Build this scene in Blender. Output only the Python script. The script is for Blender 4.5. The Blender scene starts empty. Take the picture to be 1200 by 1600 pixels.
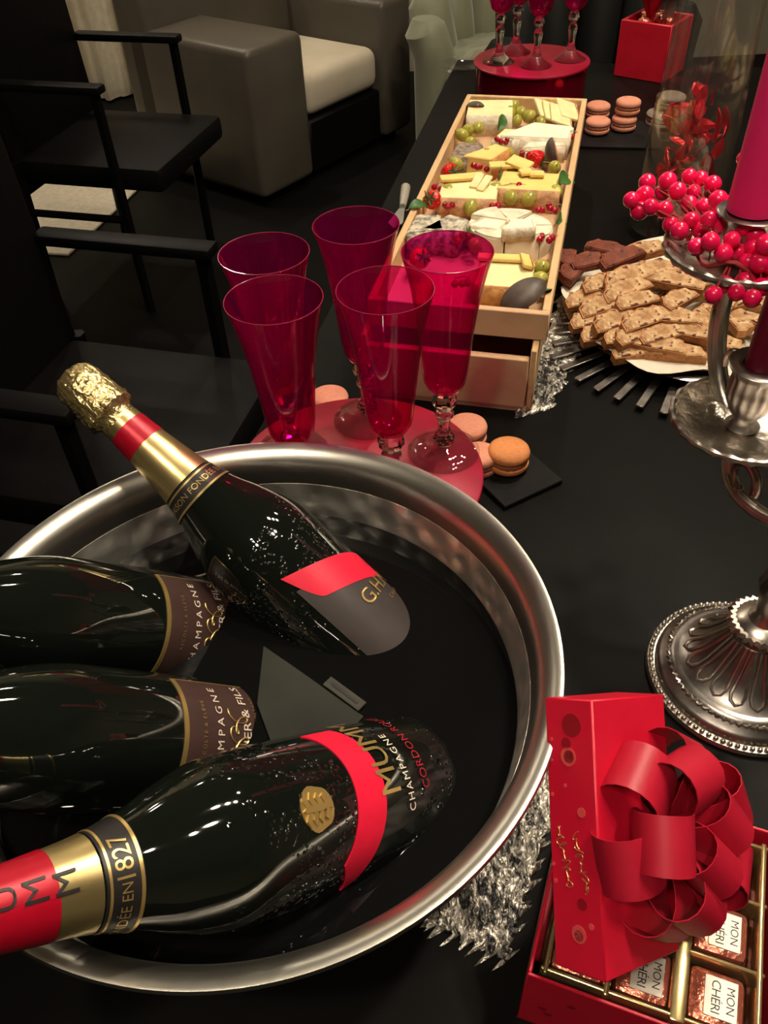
import bpy, bmesh, math, random
from mathutils import Vector as V, Matrix as M
pi = math.pi
random.seed(7)
sc = bpy.context.scene
COL = sc.collection

# ------------------------------------------------------------------ camera
H, FPX = 0.58, 1277.0
PIT, ROL = math.radians(43.875), math.radians(-2.83)
_f = V((0, math.cos(PIT), -math.sin(PIT)))
_u = V((0, math.sin(PIT), math.cos(PIT)))
_r = V((1, 0, 0))
CR = _r * math.cos(ROL) + _u * math.sin(ROL)
CU = _r * -math.sin(ROL) + _u * math.cos(ROL)
CP = V((0, 0, H))
cd = bpy.data.cameras.new('camera')
cam = bpy.data.objects.new('camera', cd)
COL.objects.link(cam)
cd.sensor_fit = 'AUTO'
cd.sensor_width = 36
cd.lens = FPX * 36 / 1600
cd.clip_start = .01
mw = M((CR, CU, -_f)).transposed().to_4x4()
mw.translation = CP
cam.matrix_world = mw
sc.camera = cam


def P(x, y, z=0.0):
    """the point of the place that lies at height z along the line of sight of a photo pixel"""
    d = CR * ((x - 600) / FPX) - CU * ((y - 800) / FPX) + _f
    return CP + d * ((z - H) / d.z)


# ------------------------------------------------------------------ world and exposure
w = bpy.data.worlds.new('world')
sc.world = w
w.use_nodes = True
w.node_tree.nodes['Background'].inputs[0].default_value = (.9, .75, .55, 1)
w.node_tree.nodes['Background'].inputs[1].default_value = .02
sc.view_settings.view_transform = 'Standard'
sc.view_settings.look = 'None'
sc.view_settings.gamma = 1
sc.view_settings.use_curve_mapping = False
sc.view_settings.exposure = 0.28
LAMP_POWER = 330.0            # emission strength of each ceiling spot
LAMP_COL = (1, .86, .68, 1)
FLOOR, CEIL = -.75, 1.95
sc.cycles.max_bounces = 16
sc.cycles.transmission_bounces = 14
sc.cycles.glossy_bounces = 6
sc.cycles.diffuse_bounces = 4
sc.cycles.transparent_max_bounces = 12
sc.cycles.caustics_reflective = False
sc.cycles.sample_clamp_indirect = 6


# ------------------------------------------------------------------ materials
def lin(r, g, b):
    def k(c):
        c /= 255
        return c / 12.92 if c <= .04045 else ((c + .055) / 1.055) ** 2.4
    return (k(r), k(g), k(b), 1)


def mat(name, col, rough=.5, metal=0., spec=.5, trans=0., ior=1.45, coat=0., emis=None, estr=0., sheen=0., sss=0.,
        noise=None, bump=None, col2=None, vor=None, aniso=None):
    m = bpy.data.materials.new(name)
    m.use_nodes = True
    nt = m.node_tree
    b = nt.nodes['Principled BSDF']
    b.inputs['Base Color'].default_value = col
    b.inputs['Roughness'].default_value = rough
    b.inputs['Metallic'].default_value = metal
    b.inputs['Specular IOR Level'].default_value = spec
    b.inputs['Transmission Weight'].default_value = trans
    b.inputs['IOR'].default_value = ior
    b.inputs['Coat Weight'].default_value = coat
    b.inputs['Sheen Weight'].default_value = sheen
    if sss:
        b.inputs['Subsurface Weight'].default_value = sss
        b.inputs['Subsurface Radius'].default_value = (.008, .004, .003)
        b.inputs['Subsurface Scale'].default_value = .5
    if emis:
        b.inputs['Emission Color'].default_value = emis
        b.inputs['Emission Strength'].default_value = estr
    tc = nt.nodes.new('ShaderNodeTexCoord')
    if noise:                                   # noise = (scale, detail, lo, hi[, stretch xyz])
        mp = nt.nodes.new('ShaderNodeMapping')
        nt.links.new(tc.outputs['Object'], mp.inputs[0])
        if len(noise) > 4:
            mp.inputs['Scale'].default_value = noise[4]
        n = nt.nodes.new('ShaderNodeTexNoise')
        n.inputs['Scale'].default_value = noise[0]
        n.inputs['Detail'].default_value = noise[1]
        nt.links.new(mp.outputs[0], n.inputs['Vector'])
        r = nt.nodes.new('ShaderNodeValToRGB')
        r.color_ramp.elements[0].position = noise[2]
        r.color_ramp.elements[1].position = noise[3]
        r.color_ramp.elements[0].color = col
        r.color_ramp.elements[1].color = col2 or col
        nt.links.new(n.outputs['Fac'], r.inputs[0])
        last = r.outputs[0]
        if vor:                                 # vor = (scale, radius, colour): scattered spots
            if vor[0] < 0:                      # ragged blotches instead of round spots
                v = nt.nodes.new('ShaderNodeTexNoise')
                v.inputs['Detail'].default_value = 2
            else:
                v = nt.nodes.new('ShaderNodeTexVoronoi')
            v.inputs['Scale'].default_value = abs(vor[0])
            nt.links.new(tc.outputs['Object'], v.inputs['Vector'])
            rr = nt.nodes.new('ShaderNodeValToRGB')
            rr.color_ramp.elements[0].position = vor[1]
            rr.color_ramp.elements[1].position = vor[1] + .06
            rr.color_ramp.elements[0].color = (1, 1, 1, 1)
            rr.color_ramp.elements[1].color = (0, 0, 0, 1)
            nt.links.new(v.outputs[0], rr.inputs[0])
            mx = nt.nodes.new('ShaderNodeMixRGB')
            nt.links.new(rr.outputs[0], mx.inputs[0])
            nt.links.new(last, mx.inputs[1])
            mx.inputs[2].default_value = vor[2]
            last = mx.outputs[0]
        nt.links.new(last, b.inputs['Base Color'])
    if bump:                                    # bump = (kind, scale, strength, distance[, stretch])
        mp = nt.nodes.new('ShaderNodeMapping')
        nt.links.new(tc.outputs['Object'], mp.inputs[0])
        if len(bump) > 4:
            mp.inputs['Scale'].default_value = bump[4]
        if bump[0] == 'noise':
            n = nt.nodes.new('ShaderNodeTexNoise')
            n.inputs['Detail'].default_value = 4
        else:
            n = nt.nodes.new('ShaderNodeTexVoronoi')
            n.feature = 'SMOOTH_F1' if bump[0] == 'hammer' else 'F1'
        n.inputs['Scale'].default_value = bump[1]
        nt.links.new(mp.outputs[0], n.inputs['Vector'])
        bp = nt.nodes.new('ShaderNodeBump')
        bp.inputs['Strength'].default_value = bump[2]
        bp.inputs['Distance'].default_value = bump[3]
        nt.links.new(n.outputs[0], bp.inputs['Height'])
        nt.links.new(bp.outputs[0], b.inputs['Normal'])
    return m


MT = {}
MT['floor'] = mat('floor_dark', lin(9, 8, 8), .55, spec=.12, noise=(3, 4, .3, .7), col2=lin(13, 12, 11))
MT['wall'] = mat('wall_paint', lin(150, 144, 124), .8, noise=(2, 3, .3, .7), col2=lin(142, 136, 118))
MT['ceil'] = mat('ceiling_paint', lin(150, 144, 128), .9, noise=(2, 2, .3, .7), col2=lin(158, 150, 134))
MT['curtain'] = mat('curtain_linen', lin(205, 196, 172), .85, noise=(30, 3, .3, .7), col2=lin(190, 180, 158))
MT['rug'] = mat('rug_wool', lin(215, 204, 184), .95, noise=(60, 4, .3, .7), col2=lin(196, 186, 164), bump=('noise', 300, .5, .004))
MT['table'] = mat('black_tabletop', lin(10, 9, 8), .42, spec=.07, noise=(8, 4, .35, .7), col2=lin(15, 14, 12), bump=('noise', 420, .08, .001))
MT['blackwood'] = mat('black_lacquer', lin(7, 6, 7), .5, spec=.15)
MT['blackleather'] = mat('black_leather', lin(10, 8, 9), .55, spec=.16, bump=('noise', 180, .2, .002))
MT['greyleather'] = mat('grey_leather', lin(78, 72, 64), .38, noise=(4, 3, .3, .7), col2=lin(88, 82, 72), bump=('noise', 220, .12, .002))
MT['cream'] = mat('cream_cushion', lin(205, 194, 172), .7, noise=(6, 2, .3, .7), col2=lin(196, 184, 160))
MT['olive'] = mat('olive_velvet', lin(122, 124, 100), .6, sheen=.3, noise=(6, 3, .3, .7), col2=lin(132, 133, 108))
MT['darkgrey'] = mat('charcoal_velvet', lin(20, 20, 18), .6, spec=.2)
MT['steel'] = mat('polished_steel', (.56, .54, .47, 1), .34, 1., noise=(14, 4, .3, .7), col2=(.46, .44, .38, 1))
MT['hammer'] = mat('hammered_steel', (.84, .82, .73, 1), .48, 1., bump=('hammer', 62, .8, .006))
MT['silver'] = mat('antique_silver', (.80, .74, .65, 1), .3, 1., noise=(40, 3, .35, .65), col2=(.46, .42, .37, 1))
MT['silverdark'] = mat('tarnished_silver', (.42, .385, .35, 1), .32, 1., noise=(60, 3, .3, .7), col2=(.2, .18, .165, 1))
MT['wornsilver'] = mat('worn_silver', (.86, .79, .68, 1), .3, 1., noise=(55, 4, .38, .6), col2=(.50, .44, .38, 1), bump=('noise', 45, .5, .006))
MT['water'] = mat('dark_water', (.004, .004, .004, 1), .015, ior=1.33, spec=.5, bump=('noise', 14, .03, .002))
MT['bottle'] = mat('dark_green_glass', (.0045, .006, .0045, 1), .035, spec=.6, coat=.3)
MT['gold'] = mat('gold_foil', lin(206, 184, 128), .3, .9, noise=(30, 3, .3, .7), col2=lin(190, 168, 112))
MT['goldcrumple'] = mat('gold_crumpled_foil', lin(212, 190, 134), .24, .92, bump=('noise', 170, .7, .004))
MT['redfoil'] = mat('red_foil', lin(178, 10, 38), .35, .25, noise=(40, 2, .3, .7), col2=lin(165, 8, 34))
MT['sash'] = mat('red_sash', lin(226, 22, 58), .42, noise=(80, 2, .3, .7), col2=lin(214, 20, 54))
MT['blacklabel'] = mat('black_label', lin(26, 22, 22), .45, noise=(80, 2, .3, .7), col2=lin(31, 27, 26))
MT['brownlabel'] = mat('dark_brown_label', lin(62, 44, 40), .42, noise=(90, 2, .3, .7), col2=lin(68, 48, 44))
MT['charlabel'] = mat('charcoal_label', lin(50, 44, 42), .45, noise=(90, 2, .3, .7), col2=lin(56, 48, 46))
MT['goldprint'] = mat('gold_print', lin(214, 182, 112), .32, .8)
MT['whiteprint'] = mat('pale_print', lin(220, 205, 185), .5)
MT['blackprint'] = mat('black_print', lin(22, 14, 14), .5)
MT['redprint'] = mat('red_print', lin(150, 14, 36), .5)


def thin_glass(name, col, body=0., bodycol=(1, 1, 1, 1), ior=1.45):
    m = bpy.data.materials.new(name)
    m.use_nodes = True
    nt = m.node_tree
    nt.nodes.remove(nt.nodes['Principled BSDF'])
    out = nt.nodes['Material Output']
    tr = nt.nodes.new('ShaderNodeBsdfTransparent')
    tr.inputs[0].default_value = col
    gl = nt.nodes.new('ShaderNodeBsdfGlossy')
    gl.inputs['Roughness'].default_value = .02
    lw = nt.nodes.new('ShaderNodeLayerWeight')          # Schlick's reflectance of a thin pane, alike from both sides
    lw.inputs[0].default_value = .5
    pw = nt.nodes.new('ShaderNodeMath')
    pw.operation = 'POWER'
    pw.inputs[1].default_value = 5
    nt.links.new(lw.outputs['Facing'], pw.inputs[0])
    fr = nt.nodes.new('ShaderNodeMath')
    fr.operation = 'MULTIPLY_ADD'
    f0 = ((ior - 1) / (ior + 1)) ** 2
    fr.inputs[1].default_value = .85
    fr.inputs[2].default_value = f0 * 1.8                # two faces of a pane
    nt.links.new(pw.outputs[0], fr.inputs[0])
    mx = nt.nodes.new('ShaderNodeMixShader')
    nt.links.new(fr.outputs[0], mx.inputs[0])
    pw2 = nt.nodes.new('ShaderNodeMath')                  # a slanting path through the wall is longer: deeper colour
    pw2.operation = 'POWER'
    pw2.inputs[1].default_value = 3
    nt.links.new(lw.outputs['Facing'], pw2.inputs[0])
    cm_ = nt.nodes.new('ShaderNodeMixRGB')
    nt.links.new(pw2.outputs[0], cm_.inputs[0])
    cm_.inputs[1].default_value = col
    cm_.inputs[2].default_value = tuple(c ** 5 for c in col[:3]) + (1,)
    nt.links.new(cm_.outputs[0], tr.inputs[0])
    last = tr.outputs[0]
    if body:
        df = nt.nodes.new('ShaderNodeBsdfDiffuse')
        df.inputs[0].default_value = bodycol
        tl = nt.nodes.new('ShaderNodeBsdfTranslucent')
        tl.inputs[0].default_value = bodycol
        m0 = nt.nodes.new('ShaderNodeMixShader')
        m0.inputs[0].default_value = .5
        nt.links.new(df.outputs[0], m0.inputs[1])
        nt.links.new(tl.outputs[0], m0.inputs[2])
        m1 = nt.nodes.new('ShaderNodeMixShader')
        m1.inputs[0].default_value = body
        nt.links.new(tr.outputs[0], m1.inputs[1])
        nt.links.new(m0.outputs[0], m1.inputs[2])
        last = m1.outputs[0]
    nt.links.new(last, mx.inputs[1])
    nt.links.new(gl.outputs[0], mx.inputs[2])
    nt.links.new(mx.outputs[0], out.inputs[0])
    return m


MT['redglass'] = thin_glass('ruby_glass', (.94, .20, .65, 1), .055, (1, .01, .34, 1))
MT['rimglass'] = mat('pink_rim_glass', (.55, .05, .14, 1), .06, spec=1., trans=.6)
MT['thinclear'] = thin_glass('thin_clear_glass', (.985, .98, .97, 1), .012, (.9, .88, .85, 1), 1.5)
MT['clear'] = mat('clear_glass', (1, .985, .97, 1), .0, trans=1, ior=1.5)
MT['hat'] = mat('red_satin_box', lin(150, 16, 46), .32, .1, noise=(40, 2, .3, .7), col2=lin(140, 14, 42))
MT['hatside'] = mat('red_mirror_side', lin(150, 8, 40), .12, .75)
MT['wood'] = mat('pale_poplar', lin(206, 170, 124), .62, noise=(16, 5, .3, .7, (6, .6, 6)), col2=lin(190, 152, 106))
MT['wood2'] = mat('beige_plywood', lin(196, 158, 122), .6, noise=(40, 4, .3, .7), col2=lin(184, 146, 112))
MT['redbox'] = mat('red_carton', lin(190, 22, 46), .45, noise=(30, 2, .3, .7), col2=lin(176, 14, 34))
MT['redboxshiny'] = mat('red_gloss_carton', lin(205, 20, 50), .4, noise=(30, 2, .3, .7), col2=lin(196, 18, 46))
MT['pinkdot'] = mat('pink_dot_print', lin(205, 74, 74), .5)
MT['darkdot'] = mat('dark_dot_print', lin(140, 10, 28), .5)
MT['ribbon'] = mat('red_satin_ribbon', lin(172, 20, 44), .45, noise=(60, 2, .3, .7), col2=lin(164, 18, 42))
MT['goldplastic'] = mat('gold_plastic_insert', lin(208, 184, 128), .22, .85)
MT['pit'] = mat('dark_bronze_plastic', lin(96, 50, 38), .35, .5)
MT['wrapper'] = mat('pink_foil_wrapper', lin(196, 112, 92), .22, .75, bump=('noise', 160, .5, .003))
MT['wrapred'] = mat('red_foil_wrapper', lin(150, 12, 34), .25, .6, bump=('noise', 160, .5, .003))
MT['silverlabel'] = mat('silver_label', lin(196, 186, 174), .4, .2)
MT['macpink'] = mat('pink_macaron', lin(206, 140, 112), .75, noise=(300, 3, .3, .7), col2=lin(196, 126, 100))
MT['macorange'] = mat('orange_macaron', lin(206, 132, 76), .75, noise=(300, 3, .3, .7), col2=lin(192, 116, 64))
MT['macgrey'] = mat('grey_macaron', lin(128, 116, 100), .75, noise=(300, 3, .3, .7), col2=lin(116, 104, 90))
MT['filling'] = mat('macaron_filling', lin(170, 104, 74), .7, noise=(300, 3, .3, .7), col2=lin(150, 86, 60))
MT['slate'] = mat('black_slate', lin(11, 10, 10), .6, spec=.15, noise=(60, 4, .3, .7), col2=lin(23, 21, 20))
MT['bisc'] = mat('toasted_biscotti', lin(212, 178, 132), .8, noise=(70, 5, .35, .65), col2=lin(158, 116, 76), vor=(-80, .385, lin(92, 48, 36)), bump=('noise', 200, 1., .005))
MT['bisccrust'] = mat('biscotti_crust', lin(178, 126, 78), .75, noise=(120, 4, .3, .7), col2=lin(150, 92, 48), bump=('noise', 260, .6, .003))
MT['choc'] = mat('chocolate_biscotti', lin(126, 62, 38), .7, noise=(90, 4, .3, .7), col2=lin(92, 40, 26), vor=(80, .14, lin(52, 22, 16)), bump=('noise', 260, .6, .003))
MT['paper'] = mat('white_paper', lin(216, 206, 188), .6, noise=(20, 2, .3, .7), col2=lin(206, 196, 176))
MT['berry'] = mat('pink_red_berry', lin(236, 20, 84), .24, coat=.5, sss=.1)
MT['twig'] = mat('red_twig', lin(150, 40, 44), .6)
MT['candlepink'] = mat('pink_wax', lin(244, 44, 118), .45, sss=.25)
MT['candledark'] = mat('burgundy_wax', lin(96, 8, 34), .4, sss=.1)
MT['petal'] = mat('red_foil_petal', lin(190, 8, 30), .22, .5)
MT['tissue'] = mat('red_tissue', lin(186, 8, 40), .3, trans=.25)
MT['knifehandle'] = mat('grey_handle', lin(150, 144, 130), .4)
# cheese and fruit
MT['brie'] = mat('white_rind', lin(226, 216, 192), .75, noise=(60, 4, .35, .7), col2=lin(196, 180, 150), bump=('noise', 150, .5, .004))
MT['ash'] = mat('ash_rind', lin(196, 186, 164), .85, noise=(130, 4, .4, .62), col2=lin(112, 104, 92), bump=('noise', 180, .7, .004))
MT['greyrind'] = mat('grey_rind', lin(150, 134, 116), .85, noise=(130, 4, .4, .62), col2=lin(98, 82, 70), bump=('noise', 180, .7, .004))
MT['paste'] = mat('cream_paste', lin(232, 216, 164), .55, noise=(40, 3, .3, .7), col2=lin(222, 202, 144), sss=.1)
MT['yellow'] = mat('yellow_paste', lin(228, 200, 118), .5, noise=(40, 3, .3, .7), col2=lin(218, 186, 104), sss=.1)
MT['white'] = mat('white_paste', lin(236, 226, 198), .6, noise=(30, 3, .3, .7), col2=lin(228, 216, 186), sss=.1)
MT['orangerind'] = mat('orange_rind', lin(206, 150, 80), .7, noise=(110, 4, .35, .65), col2=lin(166, 106, 58), bump=('noise', 160, .6, .003))
MT['pinkrind'] = mat('pinkish_rind', lin(206, 164, 118), .7, noise=(110, 4, .35, .65), col2=lin(176, 120, 84), bump=('noise', 160, .6, .003))
MT['grape'] = mat('green_grape', lin(172, 164, 72), .2, noise=(60, 3, .3, .7), col2=lin(140, 136, 56), sss=.3)
MT['strawb'] = mat('strawberry_red', lin(206, 26, 30), .3, noise=(120, 2, .4, .6), col2=lin(180, 14, 22), vor=(230, .2, lin(220, 120, 60)), bump=('vor', 230, .6, .002))
MT['currant'] = mat('redcurrant', lin(158, 12, 34), .15, coat=.4)
MT['fig'] = mat('fig_skin', lin(64, 52, 48), .5, noise=(60, 4, .3, .7), col2=lin(88, 76, 66))
MT['figflesh'] = mat('fig_flesh', lin(190, 120, 60), .5, noise=(160, 4, .35, .65), col2=lin(128, 54, 34))
MT['leaf'] = mat('green_leaf', lin(58, 98, 36), .5, noise=(60, 3, .3, .7), col2=lin(44, 78, 28))
MT['stem'] = mat('brown_stem', lin(120, 104, 60), .6)
MT['lamp'] = mat('lamp_lens', (1, .9, .75, 1), .5, emis=LAMP_COL, estr=LAMP_POWER)
MT['lamphouse'] = mat('white_lamp_ring', lin(200, 196, 188), .5)
MT['wedgegrey'] = mat('wedge_grey', lin(48, 49, 42), .7, spec=.2, noise=(14, 3, .3, .7), col2=lin(30, 31, 27))


def runner_mat():  # shiny black cloth; its glints of light are painted as metallic noise patches
    m = bpy.data.materials.new('black_cloth_painted_glints')
    m.use_nodes = True
    nt = m.node_tree
    b = nt.nodes['Principled BSDF']
    tc = nt.nodes.new('ShaderNodeTexCoord')
    mp = nt.nodes.new('ShaderNodeMapping')
    mp.inputs['Scale'].default_value = (1, .55, 1)
    mp.inputs['Rotation'].default_value = (0, 0, .5)
    nt.links.new(tc.outputs['Object'], mp.inputs[0])
    n = nt.nodes.new('ShaderNodeTexNoise')
    n.inputs['Scale'].default_value = 190
    n.inputs['Detail'].default_value = 3
    n.inputs['Distortion'].default_value = .8
    nt.links.new(mp.outputs[0], n.inputs['Vector'])
    big = nt.nodes.new('ShaderNodeTexNoise')
    big.inputs['Scale'].default_value = 9
    nt.links.new(tc.outputs['Object'], big.inputs['Vector'])
    ad = nt.nodes.new('ShaderNodeMath')
    ad.operation = 'MULTIPLY_ADD'
    ad.inputs[1].default_value = .9
    ad.inputs[2].default_value = -.37
    nt.links.new(big.outputs[0], ad.inputs[0])
    sm = nt.nodes.new('ShaderNodeMath')
    nt.links.new(n.outputs[0], sm.inputs[0])
    nt.links.new(ad.outputs[0], sm.inputs[1])
    r = nt.nodes.new('ShaderNodeValToRGB')
    r.color_ramp.elements[0].position = .44
    r.color_ramp.elements[1].position = .58
    nt.links.new(sm.outputs[0], r.inputs[0])
    mx = nt.nodes.new('ShaderNodeMixRGB')
    nt.links.new(r.outputs[0], mx.inputs[0])
    mx.inputs[1].default_value = lin(22, 20, 18)
    mx.inputs[2].default_value = (.62, .58, .5, 1)
    nt.links.new(mx.outputs[0], b.inputs['Base Color'])
    nt.links.new(r.outputs[0], b.inputs['Metallic'])
    b.inputs['Roughness'].default_value = .33
    bp = nt.nodes.new('ShaderNodeBump')
    bp.inputs['Strength'].default_value = 1
    bp.inputs['Distance'].default_value = .004
    nt.links.new(n.outputs[0], bp.inputs['Height'])
    nt.links.new(bp.outputs[0], b.inputs['Normal'])
    return m


MT['runner'] = runner_mat()


def droplet_mat():
    """dark bottle glass with a belt of condensation drops between two heights of the bottle"""
    m = mat('wet_green_glass', (.0045, .006, .0045, 1), .04, spec=.6, coat=.3)
    nt = m.node_tree
    b = nt.nodes['Principled BSDF']
    tc = nt.nodes.new('ShaderNodeTexCoord')
    v = nt.nodes.new('ShaderNodeTexVoronoi')
    v.inputs['Scale'].default_value = 330
    nt.links.new(tc.outputs['Object'], v.inputs['Vector'])
    r = nt.nodes.new('ShaderNodeValToRGB')
    r.color_ramp.elements[0].position = .0
    r.color_ramp.elements[1].position = .38
    r.color_ramp.elements[0].color = (1, 1, 1, 1)
    r.color_ramp.elements[1].color = (0, 0, 0, 1)
    nt.links.new(v.outputs['Distance'], r.inputs[0])
    n = nt.nodes.new('ShaderNodeTexNoise')
    n.inputs['Scale'].default_value = 26
    nt.links.new(tc.outputs['Object'], n.inputs['Vector'])
    r2 = nt.nodes.new('ShaderNodeValToRGB')
    r2.color_ramp.elements[0].position = .48
    r2.color_ramp.elements[1].position = .6
    nt.links.new(n.outputs[0], r2.inputs[0])
    s = nt.nodes.new('ShaderNodeSeparateXYZ')
    nt.links.new(tc.outputs['Object'], s.inputs[0])
    r3 = nt.nodes.new('ShaderNodeValToRGB')
    mr = nt.nodes.new('ShaderNodeMapRange')
    mr.inputs['From Min'].default_value = .09
    mr.inputs['From Max'].default_value = .18
    nt.links.new(s.outputs[2], mr.inputs[0])
    r3.color_ramp.elements[0].position = .0
    r3.color_ramp.elements[0].color = (1, 1, 1, 1)
    r3.color_ramp.elements[1].position = 1
    r3.color_ramp.elements[1].color = (0, 0, 0, 1)
    nt.links.new(mr.outputs[0], r3.inputs[0])
    m1 = nt.nodes.new('ShaderNodeMath')
    m1.operation = 'MULTIPLY'
    m2 = nt.nodes.new('ShaderNodeMath')
    m2.operation = 'MULTIPLY'
    nt.links.new(r.outputs[0], m1.inputs[0])
    nt.links.new(r2.outputs[0], m1.inputs[1])
    nt.links.new(m1.outputs[0], m2.inputs[0])
    nt.links.new(r3.outputs[0], m2.inputs[1])
    bp = nt.nodes.new('ShaderNodeBump')
    bp.inputs['Strength'].default_value = 1
    bp.inputs['Distance'].default_value = .0022
    nt.links.new(m2.outputs[0], bp.inputs['Height'])
    nt.links.new(bp.outputs[0], b.inputs['Normal'])
    nt.links.new(bp.outputs[0], b.inputs['Coat Normal'])
    return m


MT['wetbottle'] = droplet_mat()


# ------------------------------------------------------------------ mesh helpers
class MB:
    def __init__(s):
        s.v, s.f = [], []

    def add(s, vs, fs, mx=None):
        o = len(s.v)
        s.v += [tuple(mx @ V(p)) if mx else tuple(p) for p in vs]
        s.f += [tuple(i + o for i in q) for q in fs]
        return s

    def box(s, c, size, mx=None, bev=0, seg=2):
        bm = bmesh.new()
        bmesh.ops.create_cube(bm, size=1)
        for v in bm.verts:
            v.co = V((v.co.x * size[0], v.co.y * size[1], v.co.z * size[2])) + V(c)
        if bev:
            bmesh.ops.bevel(bm, geom=bm.edges[:], offset=bev, segments=seg, profile=.5, affect='EDGES')
        bm.verts.index_update()
        s.add([v.co.copy() for v in bm.verts], [[v.index for v in f.verts] for f in bm.faces], mx)
        bm.free()
        return s

    def lathe(s, prof, seg=48, mx=None, rfun=None):
        """prof: (r, z) list; a closed solid when it starts and ends at r = 0"""
        vs, fs, rings = [], [], []
        for r, z in prof:
            if r < 1e-6:
                rings.append([len(vs)])
                vs.append((0, 0, z))
            else:
                k = []
                for i in range(seg):
                    a = 2 * pi * i / seg
                    rr = rfun(r, z, a) if rfun else r
                    k.append(len(vs))
                    vs.append((rr * math.cos(a), rr * math.sin(a), z))
                rings.append(k)
        for a, b in zip(rings, rings[1:]):
            for i in range(seg):
                j = (i + 1) % seg
                if len(a) == 1 and len(b) == 1:
                    continue
                if len(a) == 1:
                    fs.append((a[0], b[j], b[i]))
                elif len(b) == 1:
                    fs.append((a[i], a[j], b[0]))
                else:
                    fs.append((a[i], a[j], b[j], b[i]))
        return s.add(vs, fs, mx)

    def tube(s, pts, r, seg=8, closed=False, mx=None, sx=1., sy=1.):
        pts = [V(p) for p in pts]
        n = len(pts)
        rs = r if isinstance(r, (list, tuple)) else [r] * n
        vs, fs = [], []
        up = V((0, 0, 1))
        prev = None
        for i, p in enumerate(pts):
            a = pts[i - 1] if (i or closed) else p
            b = pts[(i + 1) % n] if (i < n - 1 or closed) else p
            t = (b - a).normalized()
            if prev is None:
                x = t.cross(up)
                if x.length < 1e-3:
                    x = t.cross(V((0, 1, 0)))
            else:
                x = prev - t * prev.dot(t)
            x.normalize()
            prev = x
            y = t.cross(x)
            for k in range(seg):
                a_ = 2 * pi * k / seg
                vs.append(p + (x * math.cos(a_) * sx + y * math.sin(a_) * sy) * rs[i])
        m = n if closed else n - 1
        for i in range(m):
            j = (i + 1) % n
            for k in range(seg):
                l = (k + 1) % seg
                fs.append((i * seg + k, i * seg + l, j * seg + l, j * seg + k))
        if not closed:
            fs.append(tuple(range(seg))[::-1])
            fs.append(tuple((n - 1) * seg + k for k in range(seg)))
        return s.add(vs, fs, mx)

    def ball(s, c, r, seg=12, rings=8, mx=None, sc3=(1, 1, 1)):
        prof = [(math.sin(pi * i / rings), -math.cos(pi * i / rings)) for i in range(rings + 1)]
        prof[0] = (0, -1)
        prof[-1] = (0, 1)
        t = M.Translation(V(c)) @ M.Diagonal(V((r * sc3[0], r * sc3[1], r * sc3[2], 1)))
        return s.lathe(prof, seg, (mx @ t) if mx else t)

    def prism(s, poly, z0, z1, mx=None, bev=0.):
        n = len(poly)
        cx = sum(p[0] for p in poly) / n
        cy = sum(p[1] for p in poly) / n
        rings = [(z0, 0), (z1 - bev, 0), (z1, bev)] if bev else [(z0, 0), (z1, 0)]
        vs, fs = [], []
        for z, b in rings:
            for x, y in poly:
                d = math.hypot(x - cx, y - cy) or 1
                k = 1 - b / d
                vs.append((cx + (x - cx) * k, cy + (y - cy) * k, z))
        for a in range(len(rings) - 1):
            for i in range(n):
                j = (i + 1) % n
                fs.append((a * n + i, a * n + j, (a + 1) * n + j, (a + 1) * n + i))
        fs.append(tuple(range(n))[::-1])
        fs.append(tuple((len(rings) - 1) * n + i for i in range(n)))
        return s.add(vs, fs, mx)

    def strip(s, pts, wid, nrm, th=.0006, mx=None):
        """a flat band that follows pts; wid = list of width vectors, nrm = list of normals"""
        vs, fs = [], []
        n = len(pts)
        for p, wv, nv in zip(pts, wid, nrm):
            p, wv, nv = V(p), V(wv), V(nv) * th
            vs += [p - wv + nv, p + wv + nv, p + wv - nv, p - wv - nv]
        for i in range(n - 1):
            for k in range(4):
                l = (k + 1) % 4
                fs.append((i * 4 + k, i * 4 + l, (i + 1) * 4 + l, (i + 1) * 4 + k))
        fs.append((3, 2, 1, 0))
        fs.append(tuple((n - 1) * 4 + k for k in range(4)))
        return s.add(vs, fs, mx)

    def mesh(s, name):
        me = bpy.data.meshes.new(name)
        me.from_pydata(s.v, [], s.f)
        bm = bmesh.new()
        bm.from_mesh(me)
        bmesh.ops.recalc_face_normals(bm, faces=bm.faces[:])
        bm.to_mesh(me)
        bm.free()
        return me

    def build(s, name, m, parent=None, smooth=True, angle=40, loc=None, mxw=None):
        me = s.mesh(name)
        me.materials.append(MT[m] if isinstance(m, str) else m)
        if smooth:
            me.polygons.foreach_set('use_smooth', [True] * len(me.polygons))
            try:
                me.set_sharp_from_angle(angle=math.radians(angle))
            except Exception:
                pass
        o = bpy.data.objects.new(name, me)
        COL.objects.link(o)
        if parent:
            o.parent = parent
        if loc is not None:
            o.location = loc
        if mxw is not None:
            o.matrix_local = mxw
        return o


def tag(o, label, cat, group=None, kind=None):
    o['label'] = label
    o['category'] = cat
    if group:
        o['group'] = group
    if kind:
        o['kind'] = kind
    return o


def thing(name, label, cat, loc=(0, 0, 0), rot=None, group=None, mx=None):
    o = bpy.data.objects.new(name, None)
    o.empty_display_size = .02
    COL.objects.link(o)
    if mx is not None:
        o.matrix_world = mx
    else:
        o.location = loc
        if rot:
            o.rotation_euler = rot
    return tag(o, label, cat, group)


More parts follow.
